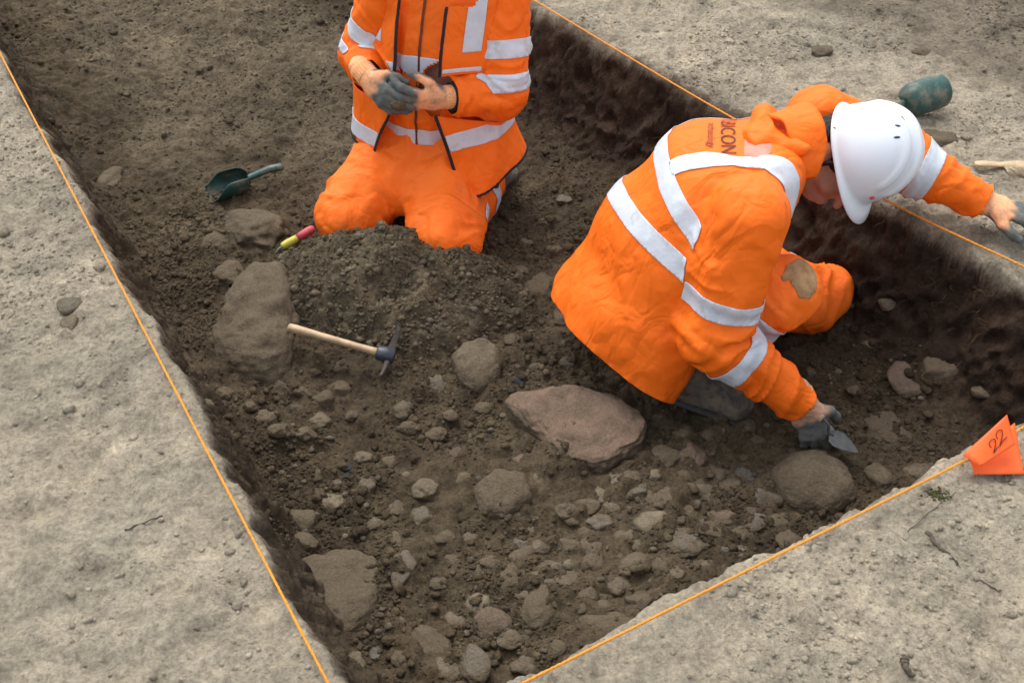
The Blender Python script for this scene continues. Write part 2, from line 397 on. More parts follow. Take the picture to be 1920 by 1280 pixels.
clods=[(530,735,44,30),(570,740,40,26),(610,755,44,28),(625,515,34,30),(640,740,40,28),(575,820,40,26),(520,820,36,26),(460,735,40,26),(425,745,40,28),(560,775,34,24),(660,785,30,22),(470,770,30,22),(640,700,30,20),(590,700,34,24),(385,765,34,24)]
for u,v,w,h in clods: rock('soil_clod',u,v,w*.85,h*.85,'crumbly brown clod in the loose soil below the large boulder','clod',mat=5,group='clods below the large boulder',ang=.9,flat=.8,sink=.35)
for u,v,w,h in [(920,828,34,16),(648,880,26,14),(975,718,22,16),(655,895,20,12)]:
    o=rock('charcoal_fleck',u,v,w,h,'small black charcoal fleck in the trench floor','charcoal',0,group='charcoal flecks in the floor',ang=1,flat=.4,sink=.1);o.data.materials[0]=CHAR
# ---------------------------------------------------------------- ground mesh
def ax(lo,hi,st,far):
    fine=np.arange(lo,hi,st);g=[];s=st;v=fine[-1]
    while v<far: v+=s;g.append(v);s*=1.25
    l=[];s=st;v=lo
    while v>-far: v-=s;l.append(v);s*=1.25
    return np.array(l[::-1]+list(fine)+g),len(l),len(fine)
HC=A(-.36,2.545)
def heap(x,y):
    a=.25;dx=x-HC[0];dy=y-HC[1];X=dx*math.cos(a)-dy*math.sin(a);Y=dx*math.sin(a)+dy*math.cos(a)
    e=np.sqrt((X/.45)**2+(Y/.30)**2)+fb2(x,y,9,3,61)*.09
    return .195*np.clip(1-e*e,0,1)**1.6*(1+.12*fb2(x,y,16,2,66))
def gcol(x,y,ins,dl,dr,dn):
    n=fb2(x,y,3.2,3,71);n2=fb2(x,y,13,3,73)
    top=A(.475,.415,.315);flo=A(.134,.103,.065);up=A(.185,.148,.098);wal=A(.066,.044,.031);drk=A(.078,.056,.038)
    upm=sst(2.9,3.5,y+n*.25-x*.05)*sst(.15,.50,dl+n*.15)*sst(.15,.55,dr+n*.12)
    c=flo[None]*(1-upm[:,None])+up[None]*upm[:,None]
    c=c*(1+.20*n+.15*n2)[:,None]
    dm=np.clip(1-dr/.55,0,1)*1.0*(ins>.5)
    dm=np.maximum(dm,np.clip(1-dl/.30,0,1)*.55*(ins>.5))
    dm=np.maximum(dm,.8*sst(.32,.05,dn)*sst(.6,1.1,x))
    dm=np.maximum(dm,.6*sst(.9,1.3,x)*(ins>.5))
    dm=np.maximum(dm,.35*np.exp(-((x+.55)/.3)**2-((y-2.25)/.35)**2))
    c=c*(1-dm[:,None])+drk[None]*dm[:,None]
    tm=sst(.14,.01,ins)
    bank=sst(-.15,.45,(x-1.45)+ (y-3.3)*.9+n*.25)
    tp=top[None]*(1+.10*n+.12*n2)[:,None]
    bm=(.62*bank*(y>2.8))[:,None]
    tp=tp*(1-bm)+A(.13,.10,.07)[None]*bm*.9
    fr=sst(-.10,-.01,np.minimum(dr,dn*2))*(dr<.02)*.3
    tp=tp*(1-fr*(n2>-.2))[:,None]
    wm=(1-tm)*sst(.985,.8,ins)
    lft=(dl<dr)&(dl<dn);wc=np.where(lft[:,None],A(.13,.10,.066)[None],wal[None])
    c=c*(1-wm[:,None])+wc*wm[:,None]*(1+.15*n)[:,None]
    c=c*(1-tm[:,None])+tp*tm[:,None]
    return np.clip(c,.004,1)
ST=.0070
xs,ix0,nfx=ax(-2.3,2.1,ST,900.);ys,iy0,nfy=ax(.85,4.75,ST,900.)
X,Y=np.meshgrid(xs,ys);x=X.ravel();y=Y.ravel()
z,ins,dl,dr,dn=H(x,y,True)
nx,ny=len(xs),len(ys);Z=z.reshape(ny,nx)
for (mx,my,rx,ry,a,mh) in MOUND:
    R=max(rx,ry)*1.7
    i0,i1=np.searchsorted(xs,[mx-R,mx+R]);j0,j1=np.searchsorted(ys,[my-R,my+R])
    gx=X[j0:j1,i0:i1]-mx;gy=Y[j0:j1,i0:i1]-my;c_,s_=math.cos(a),math.sin(a)
    e=((gx*c_+gy*s_)/rx)**2+((-gx*s_+gy*c_)/ry)**2
    Z[j0:j1,i0:i1]+=mh*np.exp(-e**1.4)*(1+.4*fb2(gx+mx,gy+my,30,2,4))
z=Z.ravel()
GV=np.stack([x,y,z],1)
# rough the cut faces with noise that also varies with height
near=(np.abs(x)<3)&(y>.5)&(y<5.2);wmk=np.where(near,4*ins*(1-ins),0)*((dr<.3)|(dl<.2)|(dn<.15))
idx=np.where(wmk>.02)[0];Pw=GV[idx];rg=(1-2*np.abs(fb3(Pw,15,3,101)))*.016+fb3(Pw,42,2,103)*.008
nw=np.where((dr[idx]<dl[idx])[:,None]&(dr[idx]<dn[idx])[:,None],A(HR[0][0],HR[0][1],.25)[None],np.where((dl[idx]<dn[idx])[:,None],A(HL[0][0],HL[0][1],.25)[None],A(HN[0][0],HN[0][1],.25)[None]))
GV[idx]+=nw*(rg*np.clip(wmk[idx]*1.5,0,1))[:,None]
i=np.arange(nx-1)[None]+np.arange(ny-1)[:,None]*nx;i=i.ravel()
Fq=np.stack([i,i+1,i+1+nx,i+nx],1)
gc_=gcol(x,y,ins,dl,dr,dn);gc_[idx]*=(1+.35*np.clip(fb3(GV[idx],12,3,105),-1,1)*np.clip(wmk[idx]*1.5,0,1))[:,None]
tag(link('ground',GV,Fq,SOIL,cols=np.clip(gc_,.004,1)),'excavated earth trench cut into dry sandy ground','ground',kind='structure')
def Hf(px,py):
    fx=(px-xs[ix0])/ST+ix0;fy=(py-ys[iy0])/ST+iy0
    a=np.clip(fx.astype(int),0,nx-2);b=np.clip(fy.astype(int),0,ny-2);u=np.clip(fx-a,0,1);v=np.clip(fy-b,0,1)
    return Z[b,a]*(1-u)*(1-v)+Z[b,a+1]*u*(1-v)+Z[b+1,a]*(1-u)*v+Z[b+1,a+1]*u*v
na,nr=300,110
th,rr=np.meshgrid(np.linspace(0,2*PI,na,endpoint=False),np.linspace(0,1.12,nr))
hx=HC[0]+(rr*.46*np.cos(th)).ravel();hy=HC[1]+(rr*.33*np.sin(th)).ravel()
hh=heap(hx,hy);hz=Hf(hx,hy)+hh-.008+ (hh>.006)*(fb2(hx,hy,30,3,81)*.006+fb2(hx,hy,75,3,83)*.006)
F=[]
for r in range(nr-1):
    for a in range(na):
        b=(a+1)%na;F.append((r*na+a,r*na+b,(r+1)*na+b,(r+1)*na+a))
HCOL=A(.172,.140,.092)
hc=np.tile(HCOL,(len(hx),1))*(1+.15*fb2(hx,hy,12,3,5))[:,None]
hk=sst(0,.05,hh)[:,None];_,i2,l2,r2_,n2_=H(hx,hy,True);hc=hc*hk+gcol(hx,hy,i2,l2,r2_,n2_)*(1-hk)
tag(link('spoil_heap',np.stack([hx,hy,hz],1),F,SOIL,cols=hc,loc=A(HC[0],HC[1],0)),'low heap of loose crumbly brown spoil in front of the kneeling person','spoil heap')
# ---------------------------------------------------------------- crumbs (stuff)
def crumbs(name,px,py,size,label,cat,sub=0,colmul=1.,fixed=None):
    V0,F0=ICO[sub];n=len(px)
    zz,ins,dl,dr,dn=H(px,py,True);hp=heap(px,py);z=Hf(px,py)+np.maximum(hp-.008,0)
    c=gcol(px,py,ins,dl,dr,dn)
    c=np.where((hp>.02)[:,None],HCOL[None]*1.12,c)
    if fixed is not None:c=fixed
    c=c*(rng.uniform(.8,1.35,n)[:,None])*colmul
    size=np.where(hp>.01,size*.9,size)
    sc=size[:,None,None]*rng.uniform(.65,1.25,(n,1,3))*A(1,1,.75)
    P=V0[None]*sc*(1+rng.uniform(-.22,.22,(n,len(V0),1)))
    P[:,:,0]+=px[:,None];P[:,:,1]+=py[:,None];P[:,:,2]+=(z+size*.15)[:,None]
    Fx=(F0[None]+np.arange(n)[:,None,None]*len(V0)).reshape(-1,3)
    o=link(name,P.reshape(-1,3),Fx,SOIL,cols=np.repeat(c,len(V0),0))
    tag(o,label,cat,kind='stuff')
def samp(n,f):
    ox=[];oy=[];c=0
    while c<n:
        x=rng.uniform(-2.2,2.0,n*2);y=rng.uniform(.95,4.6,n*2)
        k=rng.uniform(0,1,n*2)<f(x,y);ox.append(x[k]);oy.append(y[k]);c+=k.sum()
    return np.concatenate(ox)[:n],np.concatenate(oy)[:n]
def din(x,y):
    dl,dr,dn=dists(x,y);m=np.minimum(np.minimum(dl,dr),dn)
    cl=fb2(x,y,5,2,91)
    w=np.where((m>.02)&(dr>.12),.32+.3*cl,0)
    w+=(m>.05)*(dl<.45)*(y<3)*.45*(cl>-.3)
    w+=.9*(heap(x,y)>.005)
    w*=np.where((y>3.1),.4,1)
    return np.clip(w,0,1)
def dout(x,y):
    dl,dr,dn=dists(x,y);m=np.minimum(np.minimum(dl,dr),dn)
    return np.where(m<-.01,np.clip(.15+.5*fb2(x,y,4,3,95),0.05,1),0)
n_=56000
px,py=samp(n_,din);crumbs('soil_crumbs',px,py,.0018+.0045*rng.random(n_)**2.6,'fine loose dark soil crumbs scattered over the trench floor','soil')
px,py=samp(3200,din);crumbs('soil_clods',px,py,.005+.010*rng.random(3200)**2.4,'larger dark soil clods and grit lying in the trench','soil',1)
px,py=samp(18000,dout);crumbs('dry_soil_crumbs',px,py,.0018+.005*rng.random(18000)**3,'pale dry crumbs strewn on the sandy ground round the trench','soil')
px,py=samp(500,dout);crumbs('dry_soil_clods',px,py,.005+.009*rng.random(500)**2,'pale dry clods on the sandy ground round the trench','soil',1)
px,py=samp(600,lambda x,y:din(x,y)*(y<2.6)*(x>-.6));g=rng.random((600,1))
crumbs('gravel',px,py,.004+.007*rng.random(600)**2,'fine mixed gravel bedded in the trench floor','gravel',1,fixed=A(.15,.125,.09)*(1-g)+A(.22,.19,.14)*g)
# ---------------------------------------------------------------- sweep / lathe helpers
def frames(P):
    P=np.asarray(P,float);T=np.gradient(P,axis=0);T/=np.linalg.norm(T,axis=1)[:,None]
    up=A(0,0,1) if abs(T[0][2])<.9 else A(1,0,0)
    U=[];u=nrm(np.cross(T[0],up))
    for t_ in T:
        u=nrm(u-t_*np.dot(u,t_));U.append(u)
    U=np.array(U);return T,U,np.cross(T,U)
def sweep(P,R,n=8,lobes=0,twist=0,flat=1.,la=.28):
    P=np.asarray(P,float);T,U,W=frames(P);R=np.broadcast_to(R,(len(P),))
    L=np.concatenate([[0],np.cumsum(np.linalg.norm(np.diff(P,axis=0),axis=1))])
    V=[]
    for i_ in range(len(P)):
        th=np.linspace(0,2*PI,n,endpoint=False)
        r=R[i_]*(1+(la*np.cos(lobes*(th-twist*L[i_])) if lobes else 0))*np.ones(n)
        V.append(P[i_]+U[i_]*(r*np.cos(th))[:,None]+W[i_]*(r*np.sin(th)*flat)[:,None])
    V=np.concatenate(V);F=[]
    for i_ in range(len(P)-1):
        for j in range(n):
            k=(j+1)%n;F.append((i_*n+j,i_*n+k,(i_+1)*n+k,(i_+1)*n+j))
    F.append(tuple(range(n))[::-1]);F.append(tuple(range((len(P)-1)*n,len(P)*n)))
    return V,F
def cat_(P,n=12):
    P=np.asarray(P,float);Q=np.vstack([2*P[0]-P[1],P,2*P[-1]-P[-2]]);o=[]
    for i_ in range(1,len(Q)-2):
        for t_ in np.linspace(0,1,n,endpoint=False):
            a,b,c,d=Q[i_-1:i_+3];o.append(.5*((2*b)+(c-a)*t_+(2*a-5*b+4*c-d)*t_**2+(3*b-a-3*c+d)*t_**3))
    o.append(P[-1]);return np.array(o)
def cord(pts,label):
    P=cat_(pts,180);V,F=sweep(P,.0026,8,2,260)
    tag(link('string_line',V,F,LINE,loc=pts[0]),label,'string')
e0=G(0,100,.38);e1=G(615,1280,.38);dv=e0-e1
cord([e1-dv*.12,e1,e1+dv*.5+A(0,0,-.004),e0,e0+dv*.1],'taut orange string along the left edge of the trench')
q=[G(1000,0,.38),G(1345,205,.38),G(1670,380,.385),G(1920,500,.385)]
cord([q[0]*2-q[1]]+q+[q[3]*2-q[2]],'taut orange string along the far right edge behind the crouching person')
q=[G(980,1280,.38),G(1815,860,.39),G(1920,800,.39)]
cord([q[0]+(q[0]-q[1])*.15]+q+[q[2]+(q[2]-q[0])*.15],'orange string along the near right edge carrying the orange flag')
# flag
fc=G(1860,840,.40);root=empty('marker_flag',fc);tag(root,'orange marker flag with handwritten number folded over the near right string','flag')
def sheet(c,n=10,bend=.004):
    V=[];c=[np.asarray(k) for k in c]
    for i_ in range(n+1):
        for j in range(n+1):
            a=i_/n;b=j/n;p=(c[0]*(1-a)+c[3]*a)*(1-b)+(c[1]*(1-a)+c[2]*a)*b
            V.append(p+A(0,-.6,.8)*bend*math.sin(a*3.1+b*2))
    F=[(i_*(n+1)+j,i_*(n+1)+j+1,(i_+1)*(n+1)+j+1,(i_+1)*(n+1)+j) for i_ in range(n) for j in range(n)]
    return np.array(V),F
c1=[G(1804,853,.405),G(1887,777,.455),G(1906,832,.425),G(1838,874,.400)]
V,F=sheet(c1,bend=.003);link('upper_flap',V,F,FLAG,root,solid=.0008)
c2=[G(1818,862,.388),G(1902,792,.405),G(1921,888,.372),G(1827,889,.372)]
V,F=sheet(c2,bend=.002);link('lower_flap',V,F,FLAG,root,solid=.0008)
fn=nrm(np.cross(c1[1]-c1[0],c1[3]-c1[0]));fn=fn if fn[1]<0 else -fn
def fpt(a,b):
    p=(c1[0]*(1-b)+c1[3]*b)*(1-a)+(c1[1]*(1-b)+c1[2]*b)*a
    return p+A(0,-.6,.8)*.003*math.sin(b*3.1+a*2)+fn*.0025
def two(o_a,o_b):
    s=[(0,.22),(.0,.05),(.07,0),(.14,.10),(.11,.26),(-.02,.46),(.08,.42),(.20,.44)]
    return cat_([fpt(o_a+a,o_b+b-.35*a) for a,b in s],8)
for oa,ob in ((.46,.36),(.66,.26)):
    V,F=sweep(two(oa,ob),.0009,6);link('handwritten_digit',V,F,INK,root)
# ---------------------------------------------------------------- SDF volumes
class Vol:
    def __init__(s,lo,hi,h):
        s.h=h;s.lo=np.array(lo,float);s.ax=[np.arange(lo[i_],hi[i_]+h,h) for i_ in range(3)]
        s.F=np.full([len(a) for a in s.ax],1.,np.float32)
    def add(s,fn,lo,hi,k):
        m=k+.03;sl=[]
        for i_ in range(3):
            a=max(0,int((lo[i_]-m-s.lo[i_])/s.h));b=min(len(s.ax[i_]),int((hi[i_]+m-s.lo[i_])/s.h)+2)
            if b<=a:return
            sl.append(slice(a,b))
        g=np.stack(np.meshgrid(*[s.ax[i_][sl[i_]] for i_ in range(3)],indexing='ij'),-1)
        d=fn(g);f=s.F[tuple(sl)]
        hh=np.maximum(k-np.abs(f-d),0)/k
        s.F[tuple(sl)]=np.minimum(f,d)-hh*hh*k/4
    def prim(s,p,k=.03): s.add(lambda g:psdf(p,g),*pbox(p),k)
    def mesh(s):
        F=s.F;S=F<0;n=F.shape
        mx=np.zeros([k-1 for k in n],np.int8)
        for a in (0,1):
            for b in (0,1):
                for c in (0,1): mx+=S[a:n[0]-1+a,b:n[1]-1+b,c:n[2]-1+c]
        act=(mx>0)&(mx<8);idx=np.argwhere(act)
        ID=np.full(mx.shape,-1,np.int64);ID[act]=np.arange(len(idx))
        cs=[(a,b,c) for a in (0,1) for b in (0,1) for c in (0,1)]
        acc=np.zeros((len(idx),3));cnt=np.zeros(len(idx))
        for p in cs:
            for ax_ in range(3):
                if p[ax_]:continue
                q=list(p);q[ax_]=1
                f0=F[idx[:,0]+p[0],idx[:,1]+p[1],idx[:,2]+p[2]];f1=F[idx[:,0]+q[0],idx[:,1]+q[1],idx[:,2]+q[2]]
                m=(f0<0)!=(f1<0);t_=np.where(m,f0/np.where(m,f0-f1,1),0)
                pos=np.tile(np.array(p,float),(len(idx),1));pos[:,ax_]+=t_
                acc+=pos*m[:,None];cnt+=m
        V=s.lo+(idx+acc/cnt[:,None])*s.h
        Q=[]
        for ax_ in range(3):
            o1,o2=[(1,2),(2,0),(0,1)][ax_]
            a=[slice(None)]*3;b=[slice(None)]*3;a[ax_]=slice(0,n[ax_]-1);b[ax_]=slice(1,n[ax_])
            e=np.argwhere(S[tuple(a)]!=S[tuple(b)])
            ok=(e[:,o1]>0)&(e[:,o2]>0)&(e[:,o1]<n[o1]-1)&(e[:,o2]<n[o2]-1);e=e[ok]
            ins_=S[tuple(a)][e[:,0],e[:,1],e[:,2]]
            def cid(d1,d2):
                c=e.copy();c[:,o1]-=d1;c[:,o2]-=d2;return ID[c[:,0],c[:,1],c[:,2]]
            q=np.stack([cid(1,1),cid(0,1),cid(0,0),cid(1,0)],1)
            q[~ins_]=q[~ins_][:,::-1];Q.append(q)
        Q=np.concatenate(Q);Q=Q[(Q>=0).all(1)]
        for _ in range(2):
            acc=np.zeros_like(V);c=np.zeros(len(V))
            for a,b in ((0,1),(1,2),(2,3),(3,0)):
                np.add.at(acc,Q[:,a],V[Q[:,b]]);np.add.at(acc,Q[:,b],V[Q[:,a]]);np.add.at(c,Q[:,a],1);np.add.at(c,Q[:,b],1)
            V=V*.5+.5*acc/np.maximum(c,1)[:,None]
        return V,Q
def psdf(p,g):
    k=p[0]
    if k=='c':
        _,a,b,ra,rb=p;ab=b-a;t_=np.clip(((g-a)@ab)/(ab@ab),0,1);q_=g-a-t_[...,None]*ab
        return np.sqrt((q_*q_).sum(-1))-(ra+(rb-ra)*t_)
    if k=='e':
        _,a,b,w,ra,rb=p;ab=b-a;L=np.linalg.norm(ab);s=ab/L;w=nrm(w-s*np.dot(w,s));d=np.cross(s,w)
        t_=np.clip(((g-a)@s)/L,0,1);q_=g-a-t_[...,None]*ab
        rw=ra[0]+(rb[0]-ra[0])*t_;rd=ra[1]+(rb[1]-ra[1])*t_
        return (np.sqrt((q_@w/rw)**2+(q_@d/rd)**2+(q_@s/rd)**2)-1)*np.minimum(rw,rd)
    if k=='b':
        _,c,M,r=p;q_=(g-c)@M.T/np.asarray(r)
        return (np.sqrt((q_*q_).sum(-1))-1)*min(r)
def pbox(p):
    if p[0]=='c': r=max(p[3],p[4]);return np.minimum(p[1],p[2])-r,np.maximum(p[1],p[2])+r
    if p[0]=='e': r=max(*p[4],*p[5]);return np.minimum(p[1],p[2])-r,np.maximum(p[1],p[2])+r
    r=max(p[3]);return p[1]-r,p[1]+r
def C(a,b,ra,rb): return ('c',np.asarray(a,float),np.asarray(b,float),ra,rb)
def E(a,b,w,ra,rb): return ('e',np.asarray(a,float),np.asarray(b,float),np.asarray(w,float),ra,rb)
def B(c,M,r): return ('b',np.asarray(c,float),np.asarray(M,float),r)
def build(prims,h,k=.03):
    bx=[pbox(p if not isinstance(p,list) else p[0]) for p in prims]
    lo=np.min([b[0] for b in bx],0)-.03;hi=np.max([b[1] for b in bx],0)+.03
    v=Vol(lo,hi,h)
    for p in prims:
        if isinstance(p,list): v.prim(p[0],p[1])
        else: v.prim(p,k)
    return v.mesh()
def dmin(prims,P): return np.min([psdf(p,P) for p in prims],0)
def normals(V,Q):
    n=np.cross(V[Q[:,2]]-V[Q[:,0]],V[Q[:,3]]-V[Q[:,1]])
    N=np.zeros_like(V)
    for j in range(Q.shape[1]): np.add.at(N,Q[:,j],n)
    return N/np.maximum(np.linalg.norm(N,axis=1),1e-12)[:,None]
def clip(V,N,Q,S,off=0.):
    T=np.concatenate([Q[:,[0,1,2]],Q[:,[0,2,3]]])
    inm=S>0;k=inm[T].sum(1);full=T[k==3].tolist();mixed=T[(k>0)&(k<3)]
    NV=list(V);NN=list(N);cache={}
    def cross(a,b):
        key=(min(a,b),max(a,b))
        if key not in cache:
            t_=S[a]/(S[a]-S[b]);NV.append(V[a]+(V[b]-V[a])*t_);NN.append(nrm(N[a]+(N[b]-N[a])*t_+1e-9));cache[key]=len(NV)-1
        return cache[key]
    for tri in mixed.tolist():
        out=[]
        for j in range(3):
            a,b=tri[j],tri[(j+1)%3]
            if inm[a]:out.append(a)
            if inm[a]!=inm[b]:out.append(cross(a,b))
        if len(out)>=3:full.append(out)
    par={}
    def fd(a):
        while par.setdefault(a,a)!=a: par[a]=par[par[a]];a=par[a]
        return a
    for f in full:
        r=fd(f[0])
        for q_ in f[1:]: par[fd(q_)]=r
    cnt={}
    for f in full: r=fd(f[0]);cnt[r]=cnt.get(r,0)+1
    full=[f for f in full if cnt[fd(f[0])]>=40]
    NV=np.array(NV);NN=np.array(NN)
    used=np.unique(np.concatenate([np.array(f) for f in full])) if full else np.array([],int)
    mp=np.full(len(NV),-1);mp[used]=np.arange(len(used))
    return NV[used]+NN[used]*off,[[int(mp[i_]) for i_ in f] for f in full],[fd(f[0]) for f in full]
def tape(V,N,Q,S,parent,mat=TAPE,name='reflective_tape',off=.0015,th=.0018):
    v,f,g=clip(V,N,Q,S,off)
    for r in sorted(set(g)):
        ff=[a for a,b in zip(f,g) if b==r]
        us=np.unique(np.concatenate([np.array(a) for a in ff]));mp={int(a):i_ for i_,a in enumerate(us)}
        link(name,v[us],[[mp[i_] for i_ in a] for a in ff],mat,parent,solid=th)
# hand
def hand_prims(wr,d,sd,side,curl,spread=.10,s=1.,g=0.,thumb=.5):
    d=nrm(d);sd=nrm(sd-d*np.dot(sd,d));n=np.cross(d,sd) if side=='R' else np.cross(sd,d)
    P=[[E(wr-d*.01,wr+d*.028*s,sd,(.029+g,.021+g),(.034+g,.018+g)),.02],
       [E(wr+d*.028*s,wr+d*.080*s,sd,(.034+g,.018+g),(.040+g,.014+g)),.02]]
    off=[.030,.0105,-.010,-.029];base=[.086,.090,.086,.077];LN=[(.042,.026,.021),(.047,.030,.022),(.043,.028,.021),(.034,.021,.019)]
    for i_ in range(4):
        p=wr+d*base[i_]*s+sd*off[i_]*s;a=0
        c=curl[i_];rr=[.0112,.0104,.0096,.0086] if i_<3 else [.0100,.0092,.0086,.0078]
        for j in range(3):
            a+=c[j];dr_=nrm(d*math.cos(a)-n*math.sin(a)+sd*(spread*off[i_]/.03)*(1 if j==0 else .3))
            q_=p+dr_*LN[i_][j]*s
            P.append([C(p,q_,rr[j]+g,rr[j+1]+g),.006 if j==0 else .004]);p=q_
    p=wr+d*.022*s+sd*.022*s-n*.004
    dirs=[nrm(sd*.75+d*.65-n*.35),nrm(sd*(.5-thumb*.4)+d*.9-n*(.3+thumb*.4)),nrm(sd*(.2-thumb*.5)+d*.9-n*(.3+thumb*.6))]
    for j,(L,ra,rb) in enumerate(((.040,.0155,.0125),(.032,.012,.0108),(.026,.0105,.009))):
        q_=p+dirs[j]*L*s;P.append([C(p,q_,ra+g,rb+g),.012 if j==0 else .005]);p=q_
    return P,n,d
def glove(parent,wr,d,sd,side,curl,thumb=.5,s=1.,name='glove',cut=.075,co=(.94,.44,.22),cg=(.11,.125,.12),spread=.16):
    P,n,dd_=hand_prims(wr,d,sd,side,curl,s=s,g=.002,thumb=thumb,spread=spread)
    P.append([C(wr-dd_*.05,wr,.031,.030),.015])
    V,Q=build(P,.0030,.004);N=normals(V,Q)
    V=V+N*(fb3(V,45,2,3)*.0012)[:,None]
    a=(V-wr)@dd_;back=N@n
    m=sst(-.15,.35,back+.5*fb3(V,30,2,5))*sst(cut+.012,cut-.012,a+fb3(V,40,2,9)*.010)
    m=np.maximum(m,sst(.012,-.004,a))
    c=A(*cg)[None]*(1-m[:,None])+A(*co)[None]*m[:,None]
    g_=link(name,V,Q,GLOVE,parent,cols=c)
    Pc=[wr-dd_*k_ for k_ in (.045,.030,.018,.006,.0)];V,F=sweep(Pc,[.0345,.034,.0335,.034,.032],96,24,0,la=.02)
    link('knit_cuff',V,F,CUFF,g_)
    return g_
def head_prims(c,r,f,u):
    M=np.array([r,f,u]);L=lambda x_,y_,z_:c+r*x_+f*y_+u*z_
    P=[[B(L(0,-.008,.028),M,(.076,.095,.088)),.02],[B(L(0,.022,-.035),M,(.062,.070,.075)),.03],[B(L(0,.055,-.082),M,(.033,.033,.028)),.03],
       [C(L(0,.088,.012),L(0,.112,-.028),.008,.012),.012],[B(L(0,.094,-.062),M,(.024,.010,.006)),.006],[B(L(0,.092,-.074),M,(.020,.010,.007)),.006],
       [C(L(-.045,.078,.022),L(-.012,.090,.022),.009,.009),.012],[C(L(.045,.078,.022),L(.012,.090,.022),.009,.009),.012]]
    for sx in (-1,1):
        P.append([B(L(sx*.032,.080,.004),M,(.012,.010,.010)),.004])
        P.append([B(L(sx*.082,-.008,-.012),M,(.010,.020,.032)),.006]);P.append([B(L(sx*.088,-.014,-.002),M,(.009,.019,.024)),.004])
        P.append([B(L(sx*.045,.060,-.028),M,(.025,.025,.02)),.02])
    return P
def helmet(parent,c,r,f,u,sc=1.):
    L=lambda x_,y_,z_:c+(r[None]*np.atleast_1d(x_)[:,None]+f[None]*np.atleast_1d(y_)[:,None]+u[None]*np.atleast_1d(z_)[:,None])*sc
    a_,b_,hgt=.113,.127,.158;nt_=200;rows=[]
    th=np.linspace(0,2*PI,nt_,endpoint=False)
    def pt(ph,th):
        cx=np.cos(ph)**.85;x_=a_*np.cos(th)*cx;y_=b_*np.sin(th)*cx;z_=hgt*np.sin(ph)
        r_=.0065*np.exp(-(x_/.016)**4)*sst(.25,.5,ph)+.0045*np.exp(-((np.abs(x_)-.048)/.009)**4)*sst(.30,.5,ph)
        k=1+r_/.13
        return x_*k,y_*k,z_*k
    for ph in np.linspace(PI/2*.985,0,46): rows.append(pt(np.full(nt_,ph),th))
    e=.011+.036*np.clip(np.sin(th),0,1)**2.2
    for q_,dz in ((.15,.004),(.5,.007),(1.,.012)):
        rows.append(((a_+e*q_*.7)*np.cos(th),(b_+e*q_)*np.sin(th),-dz-.28*np.maximum(e-.012,0)*q_))
    V=np.concatenate([L(*rw) for rw in rows]);F=[]
    for i_ in range(len(rows)-1):
        for j in range(nt_):
            k=(j+1)%nt_;F.append((i_*nt_+j,(i_+1)*nt_+j,(i_+1)*nt_+k,i_*nt_+k))
    F.append(tuple(range(nt_)))
    o=link('helmet',V,F,WHITE,parent,solid=-.003)
    for ph,tt in ((1.0,-.45),(1.08,-.85),(.98,-.05),(1.0,PI+.45),(1.08,PI+.85),(.98,PI+.05)):
        p=pt(np.array([ph]),np.array([tt]));q_=pt(np.array([ph]),np.array([tt+.02]));pu=pt(np.array([ph+.02]),np.array([tt]))
        P0=L(*p)[0];t1=nrm(L(*q_)[0]-P0);t2=nrm(L(*pu)[0]-P0);nn=nrm(np.cross(t1,t2))
        V0,F0=ICO[1];V_=P0+(V0[:,0:1]*.0085*t2+V0[:,1:2]*.0030*t1+V0[:,2:3]*.0014*nn)
        link('vent_slot',V_,F0,DARKP,o)
    P=[L(x_,y_,-.012)[0] for x_,y_ in zip(.098*np.cos(np.linspace(0,2*PI,50)),.112*np.sin(np.linspace(0,2*PI,50)))]
    V,F=sweep(P,.010,8,flat=.4);link('headband',V,F,DARKP,o)
    for sx in (1,-1):
        P=cat_([L(sx*.100,.03,-.005)[0],L(sx*.088,.02,-.06)[0],L(sx*.07,.04,-.10)[0],L(0,.055,-.135)[0]],8)
        V,F=sweep(P,.0055,6);link('chin_strap',V,F,BLACK,o)
        P=cat_([L(sx*.100,-.06,-.005)[0],L(sx*.09,-.02,-.05)[0],L(sx*.082,.012,-.085)[0]],8)
        V,F=sweep(P,.0055,6);link('chin_strap',V,F,BLACK,o)
    P0=L(.03,b_*.93,.035)[0];V,F=sweep([P0-f*.004,P0+f*.006],.006,14);link('emblem',V,F,REDT,o)
    return o
def boot(parent,ank,toe,name='boot',up=A(0,0,1)):
    d=nrm(toe-ank);up=nrm(up-d*np.dot(up,d));s=np.cross(d,up)
    P=[E(ank+up*.06,ank-up*.01,s,(.048,.055),(.046,.055)),E(ank-d*.03-up*.035,ank+d*.14-up*.045,s,(.040,.034),(.050,.030)),B(ank+d*.13-up*.035,np.array([s,d,up]),(.050,.055,.036)),C(ank,ank+d*.1-up*.02,.042,.034)]
    V,Q=build(P,.006,.03);N=normals(V,Q);V=V+N*(fb3(V,30,3,8)*.003)[:,None]
    o=link(name,V,Q,BOOT,parent)
    P=[E(ank-d*.035-up*.072,ank+d*.15-up*.072,s,(.046,.012),(.056,.012))]
    V,Q=build(P,.006,.01);link('sole',V,Q,NAVY,o)
    for k_ in (.035,.055,.075,.095):
        c_=ank+d*k_+up*(.022-.35*k_);V,F=sweep(cat_([c_-s*.024-up*.004,c_+up*.008,c_+s*.024-up*.004],5),.0028,6);link('lace',V,F,BLACK,o)
    return o
def ridg(P,f,s,sc=(1,1,1)):
    q_=P*np.asarray(sc);n=fb3(q_,f,2,s);return (1-np.abs(n)*2.2)
def axfold(P,ax_,f,s,str_=.35):
    ax_=nrm(ax_);a=(P@ax_)[:,None]*ax_[None];q_=(P-a)+a*str_
    n=fb3(q_,f,2,s);return (1-np.abs(n)*2.)
